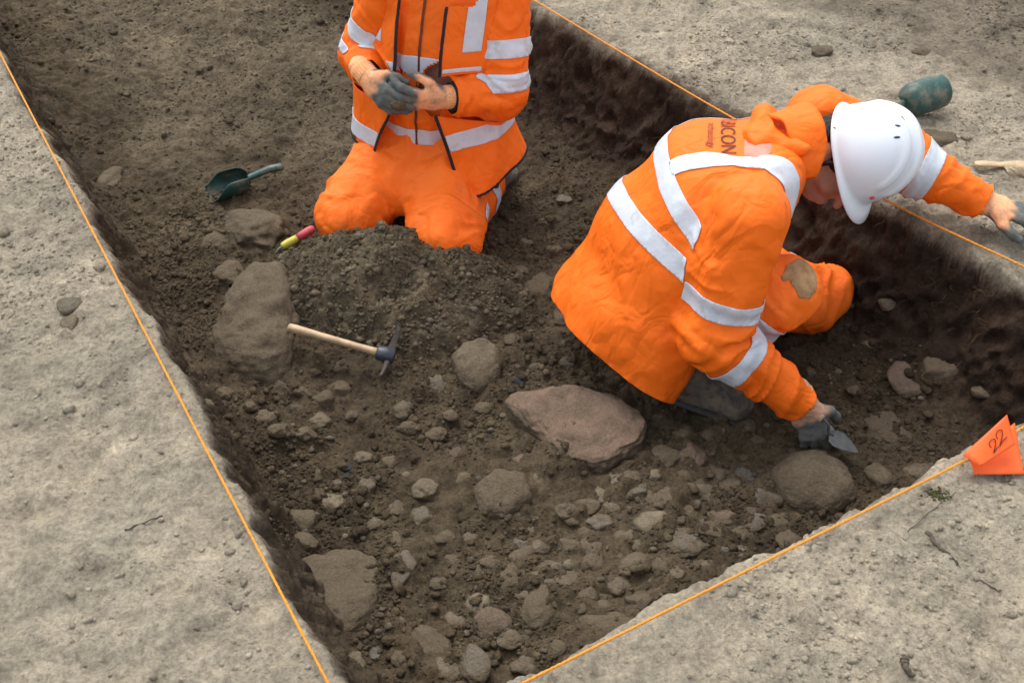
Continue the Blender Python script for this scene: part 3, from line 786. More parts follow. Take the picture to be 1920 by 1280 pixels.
def armfold(P,S,Eb,W,amp=.005,seed=1):
    r=0
    for a,b,side in ((S,Eb,1),(Eb,W,0)):
        ab=b-a;L=np.linalg.norm(ab);s=ab/L;t_=(P-a)@s/L;d=np.linalg.norm(P-a-np.clip(t_,0,1)[:,None]*ab,axis=1)
        near=sst(.14,.09,d)*sst(-.1,.15,t_)*sst(1.15,1.0,t_)
        prox=.35+.65*(t_ if side else 1-t_)
        r=r+near*prox*amp*(1-2*np.abs(vn(t_*L*26+1.6*fb3(P,9,1,seed),P[:,0]*5,P[:,2]*5,seed+side)))
    return r
def seg_t(P,a,b): ab=b-a;return ((P-a)@ab)/(ab@ab)
def cloth_collar(parent,N0,axis,w,rad,hgt,mat,flare=.01,gap=.5,front=None,name='collar',th=.006):
    axis=nrm(axis);front=nrm(front-axis*np.dot(front,axis));sd=np.cross(axis,front)
    V=[];F=[];n=64;m=10
    for i_ in range(m+1):
        for j in range(n+1):
            a=gap*.5+(2*PI-gap)*j/n
            r=rad[0]+(flare*i_/m);r2=rad[1]+(flare*i_/m)
            V.append(N0+axis*(hgt*i_/m*(1-.15*math.cos(a)))+front*(r2*math.cos(a))+sd*(r*math.sin(a)))
    for i_ in range(m):
        for j in range(n): F.append((i_*(n+1)+j,i_*(n+1)+j+1,(i_+1)*(n+1)+j+1,(i_+1)*(n+1)+j))
    V=np.array(V);V=V+(fb3(V,14,2,4)*.006)[:,None]*A(1,1,1)
    return link(name,V,F,mat,parent,solid=th)
# ================================================================ PERSON B : crouching, right
SR=A(.545,2.055,.64);ER=A(.485,1.985,.335);WR=A(.735,1.94,.135)
SL=A(.79,2.50,.62);EL=A(1.03,2.50,.50);WL=A(1.26,2.405,.425)
NB=A(.655,2.30,.66);PB=A(.41,2.265,.38);HEM=A(.30,2.215,.195)
sB=nrm(NB-PB);wB=nrm(A(.45,.88,0)-sB*np.dot(A(.45,.88,0),sB));bB=np.cross(wB,sB)
if bB[2]<0:bB=-bB
rootB=empty('person',(.52,2.2,0))
tag(rootB,'person in white helmet and orange coat crouching and scraping with a trowel','person')
cB=nrm(A(.70,-.38,.50));fB=A(-.02,-.62,-.78);fB=nrm(fB-cB*np.dot(fB,cB));rB=np.cross(fB,cB)
HB=A(.825,2.35,.60)
hipR=A(.38,2.19,.30);hipL=A(.42,2.40,.28);knR=A(.68,2.12,.37);anR=A(.47,2.11,.11);knL=A(.885,2.42,.11);anL=A(.52,2.50,.07)
curlR=[(.35,.55,.4),(.35,.6,.4),(.4,.65,.5),(.45,.7,.5)];curlL=[(.15,.25,.2),(.12,.2,.2),(.15,.25,.2),(.2,.3,.2)]
dR_,sR_=A(.42,-.30,-.85),A(.85,.1,.35);dL_,sL_=A(.92,-.32,-.12),A(-.3,-.9,0)
bp=head_prims(HB,rB,fB,cB)
bp+=[[C(NB+A(-.03,0,-.03),HB-cB*.03-fB*.02,.058,.056),.03],
 [E(NB-sB*.06,PB+sB*.22,wB,(.17,.095),(.15,.10)),.05],[E(PB+sB*.22,PB,wB,(.14,.10),(.16,.11)),.05],
 [C(SR,ER,.055,.042),.04],[C(ER,WR,.042,.024),.02],[C(SL,EL,.055,.042),.04],[C(EL,WL,.042,.024),.02],
 [C(hipR,knR,.085,.055),.05],[C(knR,anR,.052,.036),.02],[C(hipL,knL,.085,.055),.05],[C(knL,anL,.052,.036),.02],
 [C(anR,anR+A(.09,-.02,-.05),.034,.025),.02],[C(anL,anL+A(-.12,.02,-.02),.034,.025),.02]]
bp+=hand_prims(WR,dR_,sR_,'R',curlR,g=-.006,spread=.2)[0]+hand_prims(WL,dL_,sL_,'L',curlL,g=-.006,thumb=0,spread=.16)[0]
V,Q=build(bp,.0055,.03);link('body',V,Q,SKIN,rootB)
M=np.array([rB,fB,cB])
hp=[B(HB+cB*.018-fB*.018,M,(.087,.099,.094)),B(HB-cB*.050-fB*.050,M,(.078,.058,.066))]
V,Q=build(hp,.005,.03);N=normals(V,Q);q_=(V-HB)
S=-(q_@fB)+.052+ (q_@cB)*.7+fb3(V,30,2,2)*.014;S=np.minimum(S,.14+q_@cB)
earS=np.linalg.norm((q_-rB*(.085*np.sign(q_@rB))[:,None]+cB*.012+fB*.012)/A(1,1,1),axis=1)-.024;S=np.minimum(S,earS)
V=V+N*(fb3(V*A(1,1,1),55,3,6)*.005)[:,None];v,f,_=clip(V,N,Q,S,0);link('hair',v,f,HAIR,rootB,solid=-.004)
helmet(rootB,HB+cB*.042,rB,fB,cB,.98)
# trousers
tp=[[C(hipR,knR,.105,.085),.05],[C(knR,anR,.080,.066),.03],[C(hipL,knL,.105,.074),.05],[C(knL,anL,.074,.070),.03],[C(hipR,hipL,.12,.12),.06],[C(knL+A(-.05,-.03,-.03),anL,.075,.07),.04]]
V,Q=build(tp,.007);N=normals(V,Q)
V=V+N*(.006*ridg(V,7,3)+armfold(V,hipR,knR,anR,.009,5)+armfold(V,hipL,knL,anL,.009,7))[:,None]
tr=np.minimum(np.where(np.linalg.norm(V-anR,axis=1)<.14,(.82-seg_t(V,knR,anR))*.3,1),np.where(np.linalg.norm(V-anL,axis=1)<.14,(.95-seg_t(V,knL,anL))*.3,1))
v,f,_=clip(V,N,Q,tr);trB=link('trousers',v,f,HIVIS2,rootB,solid=-.003);N=normals(V,Q)
for kn,an,ot,oa in ((knR,anR,knL,anL),(knL,anL,knR,anR)):
    near=psdf(C(kn,an,.08,.07),V)-psdf(C(ot,oa,.08,.07),V)
    for t0 in (.28,.68):
        t_=seg_t(V,kn,an);S=np.minimum(.027-np.abs(t_-t0)*np.linalg.norm(an-kn),np.minimum(-near,.035-psdf(C(kn,an,.085,.075),V)))
        tape(V,N,Q,np.minimum(S,tr),trB)
S=.040-np.linalg.norm((V-(knR+A(.02,-.04,.05)))*A(1,1,.7),axis=1)+fb3(V,18,3,6)*.026;tape(V,N,Q,S,trB,MUD,'muddy_knee_patch',.0008,.0006)
boot(rootB,A(.465,2.085,.10),A(.60,2.045,.080));boot(rootB,A(.50,2.51,.10),A(.36,2.55,.05))
# coat
w1=A(.30,.94,0);w2=A(.0,1.,.02);w3=A(-.22,.94,.18);w4=A(-.38,.88,.28)
MID=PB+sB*.16+A(-.03,.02,.050)
arR=[C(SR,ER,.088,.073),C(ER,WR,.073,.048)];arL=[C(SL,EL,.088,.070),C(EL,WL,.070,.046)]
tor=[E(NB-sB*.04,NB-sB*.12,w1,(.165,.085),(.205,.115)),E(NB-sB*.12,MID,w1,(.205,.115),(.218,.128)),E(MID,PB+A(-.02,.01,.03),w2,(.218,.128),(.222,.135)),E(PB+A(-.02,.01,.03),HEM,w3,(.222,.135),(.228,.135)),E(HEM,HEM*2-PB+A(.03,-.03,0),w4,(.228,.135),(.245,.13))]
cp=[[p,.06] for p in tor]+[[p,.040] for p in arR+arL]
V,Q=build(cp,.0060);N=normals(V,Q)
dT=dmin(tor,V);dA=dmin(arR,V);dB_=dmin(arL,V);arm=np.minimum(dA,dB_)
tw=sst(-.02,.03,arm-dT)
fo=.006*axfold(V,sB,6,11,.22)*tw+.002*ridg(V,12,12)
fo+=.006*tw*sst(.12,-.15,(V-PB)@sB)*np.sin(fb3(V,3,2,14)*5+(V@wB)*30)
fo+=.006*axfold(V,ER-SR,9,17,.35)*(1-tw)
aj=np.exp(-((arm-dT)/.035)**2);fo+=.009*aj*axfold(V,ER-SR,13,19,.3)
V=V+N*(fo+armfold(V,SR,ER,WR,.012,21)+armfold(V,SL,EL,WL,.010,25))[:,None]
N=normals(V,Q)
hx_=nrm(PB-HEM)
S=(V-HEM)@hx_+.075
S=np.minimum(S,np.where(np.linalg.norm(V-WR,axis=1)<.11,(.95-seg_t(V,ER,WR))*.3,1))
S=np.minimum(S,np.where(np.linalg.norm(V-WL,axis=1)<.11,(.95-seg_t(V,EL,WL))*.3,1))
nk=nrm(HB-NB+A(-.03,0,.06));dn_=np.linalg.norm(V-NB,axis=1)
S=np.minimum(S,np.where(dn_<.17,np.maximum(.030-(V-NB)@nk,np.abs((V-NB)@wB)-.085),1))
front=-(V-PB)@bB;xw=(V-PB)@wB
fg=np.where((front>.05)&(arm>.03),np.abs(xw-.02)-.022-.06*np.clip(.35-(V-PB)@sB,0,1),1);S=np.minimum(S,fg)
v,f,_=clip(V,N,Q,S);coat=link('coat',v,f,HIVIS,rootB,solid=-.004)
torm=np.clip((arm-dT),-1,1)
wr_=nrm(A(-.60,.78,.20));sr_=nrm(sB-wr_*np.dot(sB,wr_));tau=(V-PB)@sr_
tape(V,N,Q,np.minimum(np.minimum(.026-np.abs(tau-.035),S),torm-.004),coat)
wr2=nrm(A(-.10,.99,.1));sr2=nrm(sB-wr2*np.dot(sB,wr2));tau2=(V-PB)@sr2
tape(V,N,Q,np.minimum(np.minimum(.025-np.abs(tau2-.160),S),torm+.012),coat)
tb_=(V-PB)@sB;sxf=-.130-.18*(tb_-.2)
S2=np.minimum(np.minimum(.024-np.abs(xw-sxf),S),tau2-.180);tape(V,N,Q,np.minimum(S2,torm+.09),coat)
S2=np.minimum(np.minimum(.024-np.abs(xw-.15),S),tau2-.180);tape(V,N,Q,np.minimum(S2,torm+.07),coat)
for (a,b,c_,ar,ot,ta) in ((SR,ER,WR,arR,tor,.70),(SL,EL,WL,arL,tor,.76)):
    dd0=psdf(ar[0],V);dd1=psdf(ar[1],V)
    t_=seg_t(V,a,b);tape(V,N,Q,np.minimum(np.minimum(.026-np.abs(t_-ta)*np.linalg.norm(b-a),.035-dd0),dT-dd0+.004),coat)
    t_=seg_t(V,b,c_);tape(V,N,Q,np.minimum(np.minimum(.026-np.abs(t_-.27)*np.linalg.norm(c_-b),.03-dd1),(dT-dd1)+.02),coat)
bvhB=BVHTree.FromPolygons([Vector(p) for p in V.tolist()],Q.tolist())
edge=np.minimum(.007-np.abs(fg-.006),S);tape(V,N,Q,edge,coat,ZIP,'zip')
cloth_collar(coat,NB-nk*.02,nk,wB,(.086,.082),.085,HIVIS,.010,.9,-bB)
# hood lying on the upper back
hb=NB+bB*.056-sB*.035+wB*.045;M=np.array([wB,sB,bB])
hp=[B(hb,M,(.120,.066,.034)),B(hb-wB*.07+sB*.02,M,(.058,.052,.031)),B(hb+wB*.07+sB*.01,M,(.070,.055,.031)),B(hb+sB*.045+bB*.008,M,(.110,.028,.038)),
    B(hb-sB*.055+wB*.02-bB*.01,M,(.060,.040,.018)),C(hb+wB*.09+sB*.03,NB+wB*.085+sB*.04-bB*.02,.024,.018),C(hb-wB*.10+sB*.03,NB-wB*.085+sB*.05-bB*.03,.025,.018)]
V2,Q2=build(hp,.0055,.02);N2=normals(V2,Q2);V2=V2+N2*(.009*axfold(V2,wB,10,31,.3)+.003*ridg(V2,20,33))[:,None]
link('hood',V2,Q2,HIVIS,coat)
def anchor(u,v):
    d=Vector(ray(u,v)).normalized();return bvhB.ray_cast(Vector((0,0,CAMZ)),d)
h=anchor(1352,266)
if h[0] is not None:
    n0=np.array(h[1]);n0=nrm(n0+bB*.6);xd=-wB;xd=nrm(xd-n0*np.dot(xd,n0));yd=nrm(np.cross(n0,xd))
    for s,size,dy,dx in (('RUBICON',.050,.0,-.060),('archaeology',.025,-.030,-.035)):
        cu=bpy.data.curves.new('lettering','FONT');cu.body=s;cu.size=size;cu.align_x='CENTER';cu.resolution_u=3;cu.offset=.0001
        to=bpy.data.objects.new('tmp',cu);COL.objects.link(to);bpy.context.view_layer.update()
        me=bpy.data.meshes.new_from_object(to);vs=np.array([v_.co[:] for v_ in me.vertices]);fs=[tuple(p.vertices) for p in me.polygons]
        bpy.data.objects.remove(to)
        out=[]
        for p in vs:
            w_=np.array(h[0])+xd*(p[0]+dx)+yd*(p[1]+dy)+n0*.12
            hh_=bvhB.ray_cast(Vector(w_),Vector(-n0));q_=np.array(hh_[0]) if hh_[0] is not None else w_-n0*.12
            out.append(q_+n0*.0025)
        link('lettering',out,fs,TXT,coat)
glove(rootB,WR,dR_,sR_,'R',curlR,s=1.06,cut=.035,co=(.66,.38,.25),cg=(.16,.165,.155),spread=.2);glove(rootB,WL,dL_,sL_,'L',curlL,thumb=0,cut=.06)
# ================================================================ PERSON A : kneeling, left
fA=nrm(A(-.30,-.95,0));wA=nrm(A(.95,-.30,0))
PA=A(-.27,3.02,.29);CA=A(-.205,3.03,.60);NA=A(-.19,3.03,.79)
aSR=A(-.36,3.03,.735);aER=A(-.445,3.08,.50);aWR=A(-.415,2.88,.535)
aSL=A(-.035,3.0,.735);aEL=A(-.035,2.915,.465);aWL=A(-.195,2.83,.50)
rootA=empty('person',(-.3,2.95,0));tag(rootA,'person kneeling upright in orange vest, jacket and trousers holding a small find','person')
kR=A(-.50,2.79,.105);kL=A(-.205,2.665,.11);hR=A(-.34,3.03,.24);hL=A(-.20,3.02,.24);nR=A(-.42,3.12,.07);nL=A(-.085,3.05,.07)
HA=A(-.225,2.97,.99);cA=nrm(A(-.1,-.35,.92));f2=nrm(fA-cA*np.dot(fA,cA));r2=np.cross(f2,cA)
cuA=[(.40,.6,.4),(.45,.65,.4),(.5,.7,.5),(.55,.8,.5)]
adR,asR=A(.50,-.62,-.30),A(.35,-.05,.9);adL,asL=A(-.93,-.25,.05),A(-.05,-.35,.9)
bp=head_prims(HA,r2,f2,cA)+[[C(NA,HA-cA*.05,.06,.056),.03],[E(CA+A(0,0,.1),CA-A(0,0,.1),wA,(.15,.09),(.14,.10)),.05],[E(CA-A(0,0,.1),PA,wA,(.13,.095),(.15,.105)),.05],
 [C(aSR,aER,.05,.04),.04],[C(aER,aWR,.04,.024),.02],[C(aSL,aEL,.05,.04),.04],[C(aEL,aWL,.04,.024),.02],[C(hR,kR,.08,.055),.05],[C(kR,nR,.05,.036),.02],[C(hL,kL,.08,.055),.05],[C(kL,nL,.05,.036),.02],
 [C(nR,nR+A(0,.12,-.03),.034,.025),.02],[C(nL,nL+A(0.02,.12,-.03),.034,.025),.02]]
bp+=hand_prims(aWR,adR,asR,'R',cuA,g=-.006,spread=.16)[0]+hand_prims(aWL,adL,asL,'L',cuA,g=-.006,spread=.16)[0]
V,Q=build(bp,.0055,.03);link('body',V,Q,SKIN,rootA)
M=np.array([r2,f2,cA]);V,Q=build([B(HA+cA*.022-f2*.016,M,(.083,.095,.092)),B(HA-cA*.05-f2*.055,M,(.066,.045,.06))],.006,.03);N=normals(V,Q);q_=V-HA
v,f,_=clip(V+N*(fb3(V,50,3,6)*.004)[:,None],N,Q,-(q_@f2)+.03+(q_@cA)*.5);link('hair',v,f,HAIR,rootA,solid=-.004)
helmet(rootA,HA+cA*.03,r2,f2,cA)
tp=[[C(hR,kR,.120,.106),.11],[C(kR,nR,.090,.066),.03],[C(hL,kL,.120,.104),.11],[C(kL,nL,.090,.066),.03],[E(PA-A(0,0,.05),PA+A(0,0,.08),wA,(.18,.14),(.17,.13)),.06]]
V,Q=build(tp,.0065);N=normals(V,Q)
V=V+N*(.008*axfold(V,kL-hL,7,41,.3)+.003*ridg(V,13,42)+armfold(V,hR,kR,nR,.007,45)+armfold(V,hL,kL,nL,.007,47))[:,None];N=normals(V,Q)
S=np.minimum(np.where(np.linalg.norm(V-nR,axis=1)<.15,(.95-seg_t(V,kR,nR))*.3,1),np.where(np.linalg.norm(V-nL,axis=1)<.15,(.95-seg_t(V,kL,nL))*.3,1))
v,f,_=clip(V,N,Q,S);trA=link('trousers',v,f,HIVIS2,rootA,solid=-.003)
for kn,an,h_ in ((kR,nR,hR),(kL,nL,hL)):
    for t0 in (.35,.72):
        t_=seg_t(V,kn,an);S2=np.minimum(.027-np.abs(t_-t0)*np.linalg.norm(an-kn),psdf(C(h_,kn,.118,.1),V)-psdf(C(kn,an,.088,.066),V));S2=np.minimum(S2,.04-psdf(C(kn,an,.088,.066),V))
        tape(V,N,Q,np.minimum(S2,S),trA)
boot(rootA,A(-.45,3.13,.09),A(-.45,3.30,.03));boot(rootA,A(-.065,3.07,.09),A(-.02,3.24,.03))
# inner jacket
tor=[E(PA-A(0,0,.06),PA+A(0.015,0,.13),wA,(.18,.14),(.175,.135)),E(PA+A(.015,0,.13),CA,wA,(.175,.135),(.18,.13)),E(CA,NA-A(0,0,.10),wA,(.18,.13),(.16,.10)),E(NA-A(0,0,.10),NA-A(0,0,.03),wA,(.15,.09),(.08,.07))]
arR=[C(aSR,aER,.080,.066),C(aER,aWR,.066,.046)];arL=[C(aSL,aEL,.084,.070),C(aEL,aWL,.072,.047)]
V,Q=build([[p,.05] for p in tor]+[[p,.035] for p in arR+arL],.0060);N=normals(V,Q)
dT=dmin(tor,V);dA=dmin(arR+arL,V)
V=V+N*(.006*axfold(V,A(0,0,1),8,51,.35)+.003*ridg(V,14,52)+armfold(V,aSR,aER,aWR,.011,55)+armfold(V,aSL,aEL,aWL,.012,57))[:,None];N=normals(V,Q)
S=V[:,2]-.262
S=np.minimum(S,np.where(np.linalg.norm(V-aWR,axis=1)<.10,(.90-seg_t(V,aER,aWR))*.24,1));S=np.minimum(S,np.where(np.linalg.norm(V-aWL,axis=1)<.10,(.90-seg_t(V,aEL,aWL))*.2,1))
S=np.minimum(S,np.where(np.linalg.norm(V-NA,axis=1)<.13,NA[2]-.0-V[:,2],1))
v,f,_=clip(V,N,Q,S);jk=link('jacket',v,f,HIVIS,rootA,solid=-.003)
tm=dA-dT;xw=(V-CA)@wA;fr=(V-CA)@fA
for z0 in (.565,.340): tape(V,N,Q,np.minimum(np.minimum(.026-np.abs(V[:,2]-z0),tm),S),jk)
tape(V,N,Q,np.minimum(np.minimum(.0035-np.abs(xw+.02-(V[:,2]-.6)*.05),np.minimum(fr-.03,tm)),S),jk,simple('zip_brown',(.14,.03,.018),.5,.4),'zip',.002,.002)
for (a,b,c_,ar) in ((aSR,aER,aWR,arR),(aSL,aEL,aWL,arL)):
    d0=psdf(ar[0],V);d1=psdf(ar[1],V)
    t_=seg_t(V,a,b);tape(V,N,Q,np.minimum(np.minimum(.026-np.abs(t_-.50)*np.linalg.norm(b-a),.03-d0),dT-d0+.015),jk)
    tape(V,N,Q,np.minimum(np.minimum(.025-np.abs(t_-.84)*np.linalg.norm(b-a),.03-d0),np.minimum(dT-d0+.015,d1-d0+.03)),jk)
cloth_collar(jk,NA-A(0,0,.035),A(-.05,-.2,1),wA,(.085,.08),.07,HIVIS,.008,.5,fA)
# vest over the jacket
def infl(p,g):
    return E(p[1],p[2],p[3],(p[4][0]+g,p[4][1]+g),(p[5][0]+g,p[5][1]+g))
vt=[infl(p,.026) for p in tor[:3]]+[infl(tor[3],.018)]
vt.append(E(PA+A(0.02,0,.14),PA+A(.05,-.02,-.20),wA,(.215,.175),(.30,.235)))
V,Q=build([[p,.06] for p in vt]+[[C(aSR+A(.05,0,.0),aSR,.092,.085),.03],[C(aSL-A(.05,0,0),aSL,.095,.088),.03]],.0060);N=normals(V,Q)
xw=(V-CA)@wA;fr=(V-CA)@fA
V=V+N*(.007*axfold(V,A(.1,0,1),6,61,.25)+.007*np.sin(xw*38+fb3(V,3,2,63)*3)*sst(.45,.2,V[:,2]))[:,None];N=normals(V,Q)
ctr=-.02+(V[:,2]-.6)*.05
low=np.clip(.44-V[:,2],0,1)
gapf=np.where(xw-ctr>0,xw-ctr-.070-.36*low,-(xw-ctr)-.060-.40*low)
gap=np.where(fr>0,gapf,.08)
hem=V[:,2]-(.205-.27*np.clip(xw,-.3,.13)+.50*np.clip(xw-.13,0,1))
dS=np.minimum(psdf(C(aSR+A(-.04,0,0),aER,.105,.08),V),psdf(C(aSL+A(.04,0,0),aEL,.105,.08),V))
dS=np.minimum(dS,np.minimum(psdf(C(aER,aWR,.085,.06),V),psdf(C(aEL,aWL,.085,.06),V)))
nkS=np.where(np.linalg.norm(V-NA,axis=1)<.16,np.maximum(NA[2]-.045-V[:,2],-1),1)
S=np.minimum(np.minimum(gap,hem),np.minimum(dS,nkS))
v,f,_=clip(V,N,Q,S);vest=link('vest',v,f,HIVIS,rootA,solid=.003)
Sb=np.minimum(gap,hem)
tape(V,N,Q,np.minimum(.0042-np.abs(Sb-.0035),np.minimum(dS,nkS)),vest,BLACK,'edge_binding',.002,.003)
for z0,sl in ((.55,.0),(.345,-.12)): tape(V,N,Q,np.minimum(.027-np.abs(V[:,2]-z0+sl*xw),S-.009),vest,off=.0035)
for sx in (-.14,.155): tape(V,N,Q,np.minimum(np.minimum(.024-np.abs(xw-ctr-sx),S-.003),V[:,2]-.62),vest,off=.0035)
glove(rootA,aWR,adR,asR,'R',cuA,cut=.05);glove(rootA,aWL,adL,asL,'L',cuA,cut=.085)
ab=nrm(aWL-aEL);P=[aWL-ab*.050,aWL-ab*.035,aWL-ab*.018];V,F=sweep(P,[.044,.043,.042],24);link('wristband',V,F,BLACK,rootA)
fp=(aWR+nrm(adR)*.12+aWL+nrm(adL)*.12)/2+A(0,-.01,0)
V0,F0=ICO[3];P_=V0*(1+.2*fb3(V0,1.5,3,77))[:,None]*A(.022,.012,.016)
o=link('muddy_find',P_,F0,ROCK[5]);o.location=fp;tag(o,'small muddy fragment between the gloved fingers of the kneeling person','find')
for c_ in (A(-.475,3.0,.24),A(-.06,2.95,.17)):
    V,Q=build([E(c_+A(0,0,.04),c_-A(0,0,.05),A(0,1,0),(.045,.022),(.04,.02))],.006,.02);N=normals(V,Q)
    link('tool_pouch',V+N*(.004*fb3(V,14,2,9))[:,None],Q,NAVY,rootA)
# ================================================================ TOOLS
def frame_to(o,p0,p1,roll=0.,up=A(0,0,1),sc=1.):
    xd=nrm(p1-p0);zd=nrm(up-xd*np.dot(up,xd));yd=np.cross(zd,xd)
    M=Matrix((( *A(xd[0],yd[0],zd[0]),p0[0]),( *A(xd[1],yd[1],zd[1]),p0[1]),( *A(xd[2],yd[2],zd[2]),p0[2]),(0,0,0,1)))@Matrix.Rotation(roll,4,'X')@Matrix.Scale(sc,4)
    o.matrix_world=M
def lathe(prof,n=20):
    V=[];F=[]
    for a,r in prof:
        for j in range(n):
            t_=2*PI*j/n;V.append((a,r*math.cos(t_),r*math.sin(t_)))
    for i_ in range(len(prof)-1):
        for j in range(n):
            k=(j+1)%n;F.append((i_*n+j,i_*n+k,(i_+1)*n+k,(i_+1)*n+j))
    F.append(tuple(range(n))[::-1]);F.append(tuple(range((len(prof)-1)*n,len(prof)*n)))
    return np.array(V,float),F
def blade_mesh(outline,th=.0016,camber=0.,rows=6):
    n=len(outline);V=[];c=np.mean(outline,0)
    for zs in (th/2,-th/2):
        for k in range(rows+1):
            for p in outline:
                q_=c+(np.asarray(p)-c)*(k/rows);V.append((q_[0],q_[1],zs*(1-.6*(k/rows))+camber*(1-(k/rows)**2)))
    F=[];m=(rows+1)*n
    for s_ in (0,1):
        for k in range(rows):
            for j in range(n):
                a=s_*m+k*n+j;b=s_*m+k*n+(j+1)%n;q_=(a,b,b+n,a+n);F.append(q_ if s_==0 else q_[::-1])
    for j in range(n):
        a=rows*n+j;b=rows*n+(j+1)%n;F.append((a,b,b+m,a+m))
    return np.array(V),F
def trowel(p_blade,p_handle,label,grip,grip2=None,up=A(0,0,1),sc=1.,fat=1.,steel=STEEL):
    o=empty('trowel',(0,0,0));tag(o,label,'trowel')
    frame_to(o,p_blade,p_handle,0,up,sc)
    ol=[(-.0,0),(.012,.010),(.045,.030),(.070,.036),(.088,.030),(.097,.008),(.097,-.008),(.088,-.030),(.070,-.036),(.045,-.030),(.012,-.010)]
    V,F=blade_mesh(ol);link('blade',V,F,steel,o,world=False)
    V,F=sweep(cat_([(.088,0,.001),(.105,0,.006),(.112,0,.022),(.125,0,.030),(.145,0,.031)],6),.0042,10);link('tang',V,F,steel,o,world=False)
    V,F=lathe([(.135,.009*fat),(.14,.013*fat),(.16,.0145*fat),(.185,.013*fat),(.195,.0125*fat)]);V[:,2]+=.031;link('grip_front' if grip2 else 'handle',V,F,grip,o,world=False)
    V,F=lathe([(.1955,.0125*fat),(.215,.014*fat),(.24,.0155*fat),(.255,.014*fat),(.262,.008*fat)]);V[:,2]+=.031;link('grip_end' if grip2 else 'handle_end',V,F,grip2 or grip,o,world=False)
    return o
trowel(Gh(468,506,-.020),Gh(566,467,.018),'pointing trowel with yellow and red taped handle by the kneeling person',YELT,REDT,sc=.92,fat=1.0)
tb=G(1612,850,.066);hd=WR+nrm(dR_)*.085
trowel(tb,A(hd[0]-.01,hd[1]+.01,hd[2]+.03),"pointing trowel held in the crouching person's right hand",WOOD,up=A(0,.1,1),sc=.88,steel=STEELD)
# hand mattock
p0=G(540,613,.135);p1=Gh(728,688,.045);Lm=np.linalg.norm(p1-p0)
o=empty('hand_mattock',(0,0,0));tag(o,'hand mattock with pale wooden handle and dark steel head below the spoil heap','mattock');frame_to(o,p0,p1,.65)
V,F=lathe([(0,.008),(.004,.014),(.02,.0155),(.08,.0135),(.2,.0125),(Lm*.8,.0135),(Lm-.01,.015)],24);V[:,1]*=.8;V[:,2]*=1.1;link('handle',V,F,WOOD,o,world=False)
V,F=lathe([(Lm-.030,.0165),(Lm-.026,.020),(Lm-.005,.023),(Lm+.018,.023),(Lm+.022,.018)],20);link('collar',V,F,simple('blue_black_steel',(.035,.045,.06),.4,.5,.4,50),o,world=False)
P=cat_([(Lm+.005,.0,0),(Lm+.008,.03,0),(Lm+.010,.06,0),(Lm+.008,.088,0)],8)
V=[];F=[]
for i_,p in enumerate(P):
    t_=i_/(len(P)-1);w_=.014+.024*t_**1.3;h_=.013-.0115*t_
    V+=[p+A(h_,0,w_),p+A(-h_,0,w_),p+A(-h_,0,-w_),p+A(h_,0,-w_)]
for i_ in range(len(P)-1):
    for j in range(4):k=(j+1)%4;F.append((i_*4+j,i_*4+k,i_*4+4+k,i_*4+4+j))
F+=[(0,1,2,3),tuple(range(len(V)-4,len(V)))[::-1]]
link('adze_blade',V,F,IRON,o,world=False,smooth=False)
P=cat_([(Lm+.005,0,0),(Lm+.006,-.02,0),(Lm+.005,-.040,0),(Lm+.000,-.062,0)],8)
for sg in (1,-1):
    Q_=[p+A(0,0,sg*(.005+.011*i_/len(P))) for i_,p in enumerate(P)]
    V,F=sweep(Q_,np.linspace(.011,.004,len(P)),8);link('fork_prong',V,F,IRON,o,world=False)
# scoops
def scoop(p0,p1,label,mat,roll=0,L=.155,R=.052):
    o=empty('hand_scoop',(0,0,0));tag(o,label,'scoop');frame_to(o,p0,p1,roll)
    V=[];F=[];ns,nt_=26,30
    for i_ in range(ns+1):
        s=i_/ns;r=R*(1-.10*s)*math.sqrt(max(1-(max(s-.72,0)/.28)**2,0.0004))
        am=math.radians(62+75*sst(0,.6,s))
        for j in range(nt_+1):
            a=-am+2*am*j/nt_;V.append((s*L,r*math.sin(a),R-r*math.cos(a)))
    for i_ in range(ns):
        for j in range(nt_):
            a=i_*(nt_+1)+j;F.append((a,a+1,a+nt_+2,a+nt_+1))
    link('bowl',V,F,mat,o,world=False,solid=.003)
    V,F=sweep(cat_([(L-.005,0,R),(L+.02,0,R+.003),(L+.07,0,R+.010),(L+.115,0,R+.004)],8),[.012]*8+[.0125]*8+[.0145]*8+[.012],12,flat=.75);link('handle',V,F,mat,o,world=False)
    return o
scoop(Gh(392,374,.0),Gh(520,338,.0),'dark green plastic hand scoop lying on the left slope of the trench',GREENP,roll=.25,L=.15,R=.045)
scoop(Gh(1772,208,.0),Gh(1676,243,.0),'dusty green hand scoop lying on its side on the bank behind the white helmet',GREENQ,roll=2.1,L=.15,R=.053)
bpy.data.objects['hand_scoop.001'].location.z+=.07
# brush
p0=Gh(1824,315,.014);p1=Gh(1905,318,.014)
o=empty('hand_brush',(0,0,0));tag(o,'wooden hand brush with pale bristles at the right edge of the bank','brush');frame_to(o,p0,p1,0,A(0,0,1),.78)
V,F=lathe([(0,.005),(.006,.012),(.03,.0155),(.07,.014),(.10,.012),(.125,.016),(.15,.022),(.19,.023),(.20,.015)],20);V[:,2]*=.6;V[:,1]*=1.15;link('handle',V,F,WOOD,o,world=False)
Vb=[];Fb=[]
for i_ in range(420):
    x0=rng.uniform(.105,.195);y0=rng.uniform(-.014,.014);a=A(x0,y0,0);b=a+A(rng.normal(0,.006)+.02,rng.normal(-.060,.004),rng.normal(0,.006)-.002)
    v,f=sweep([a,(a+b)/2,b],[.0016,.0014,.0009],4);k=len(Vb);Vb+=v.tolist();Fb+=[tuple(q_+k for q_ in ff) for ff in f]
link('bristles',Vb,Fb,BRIST,o,world=False)
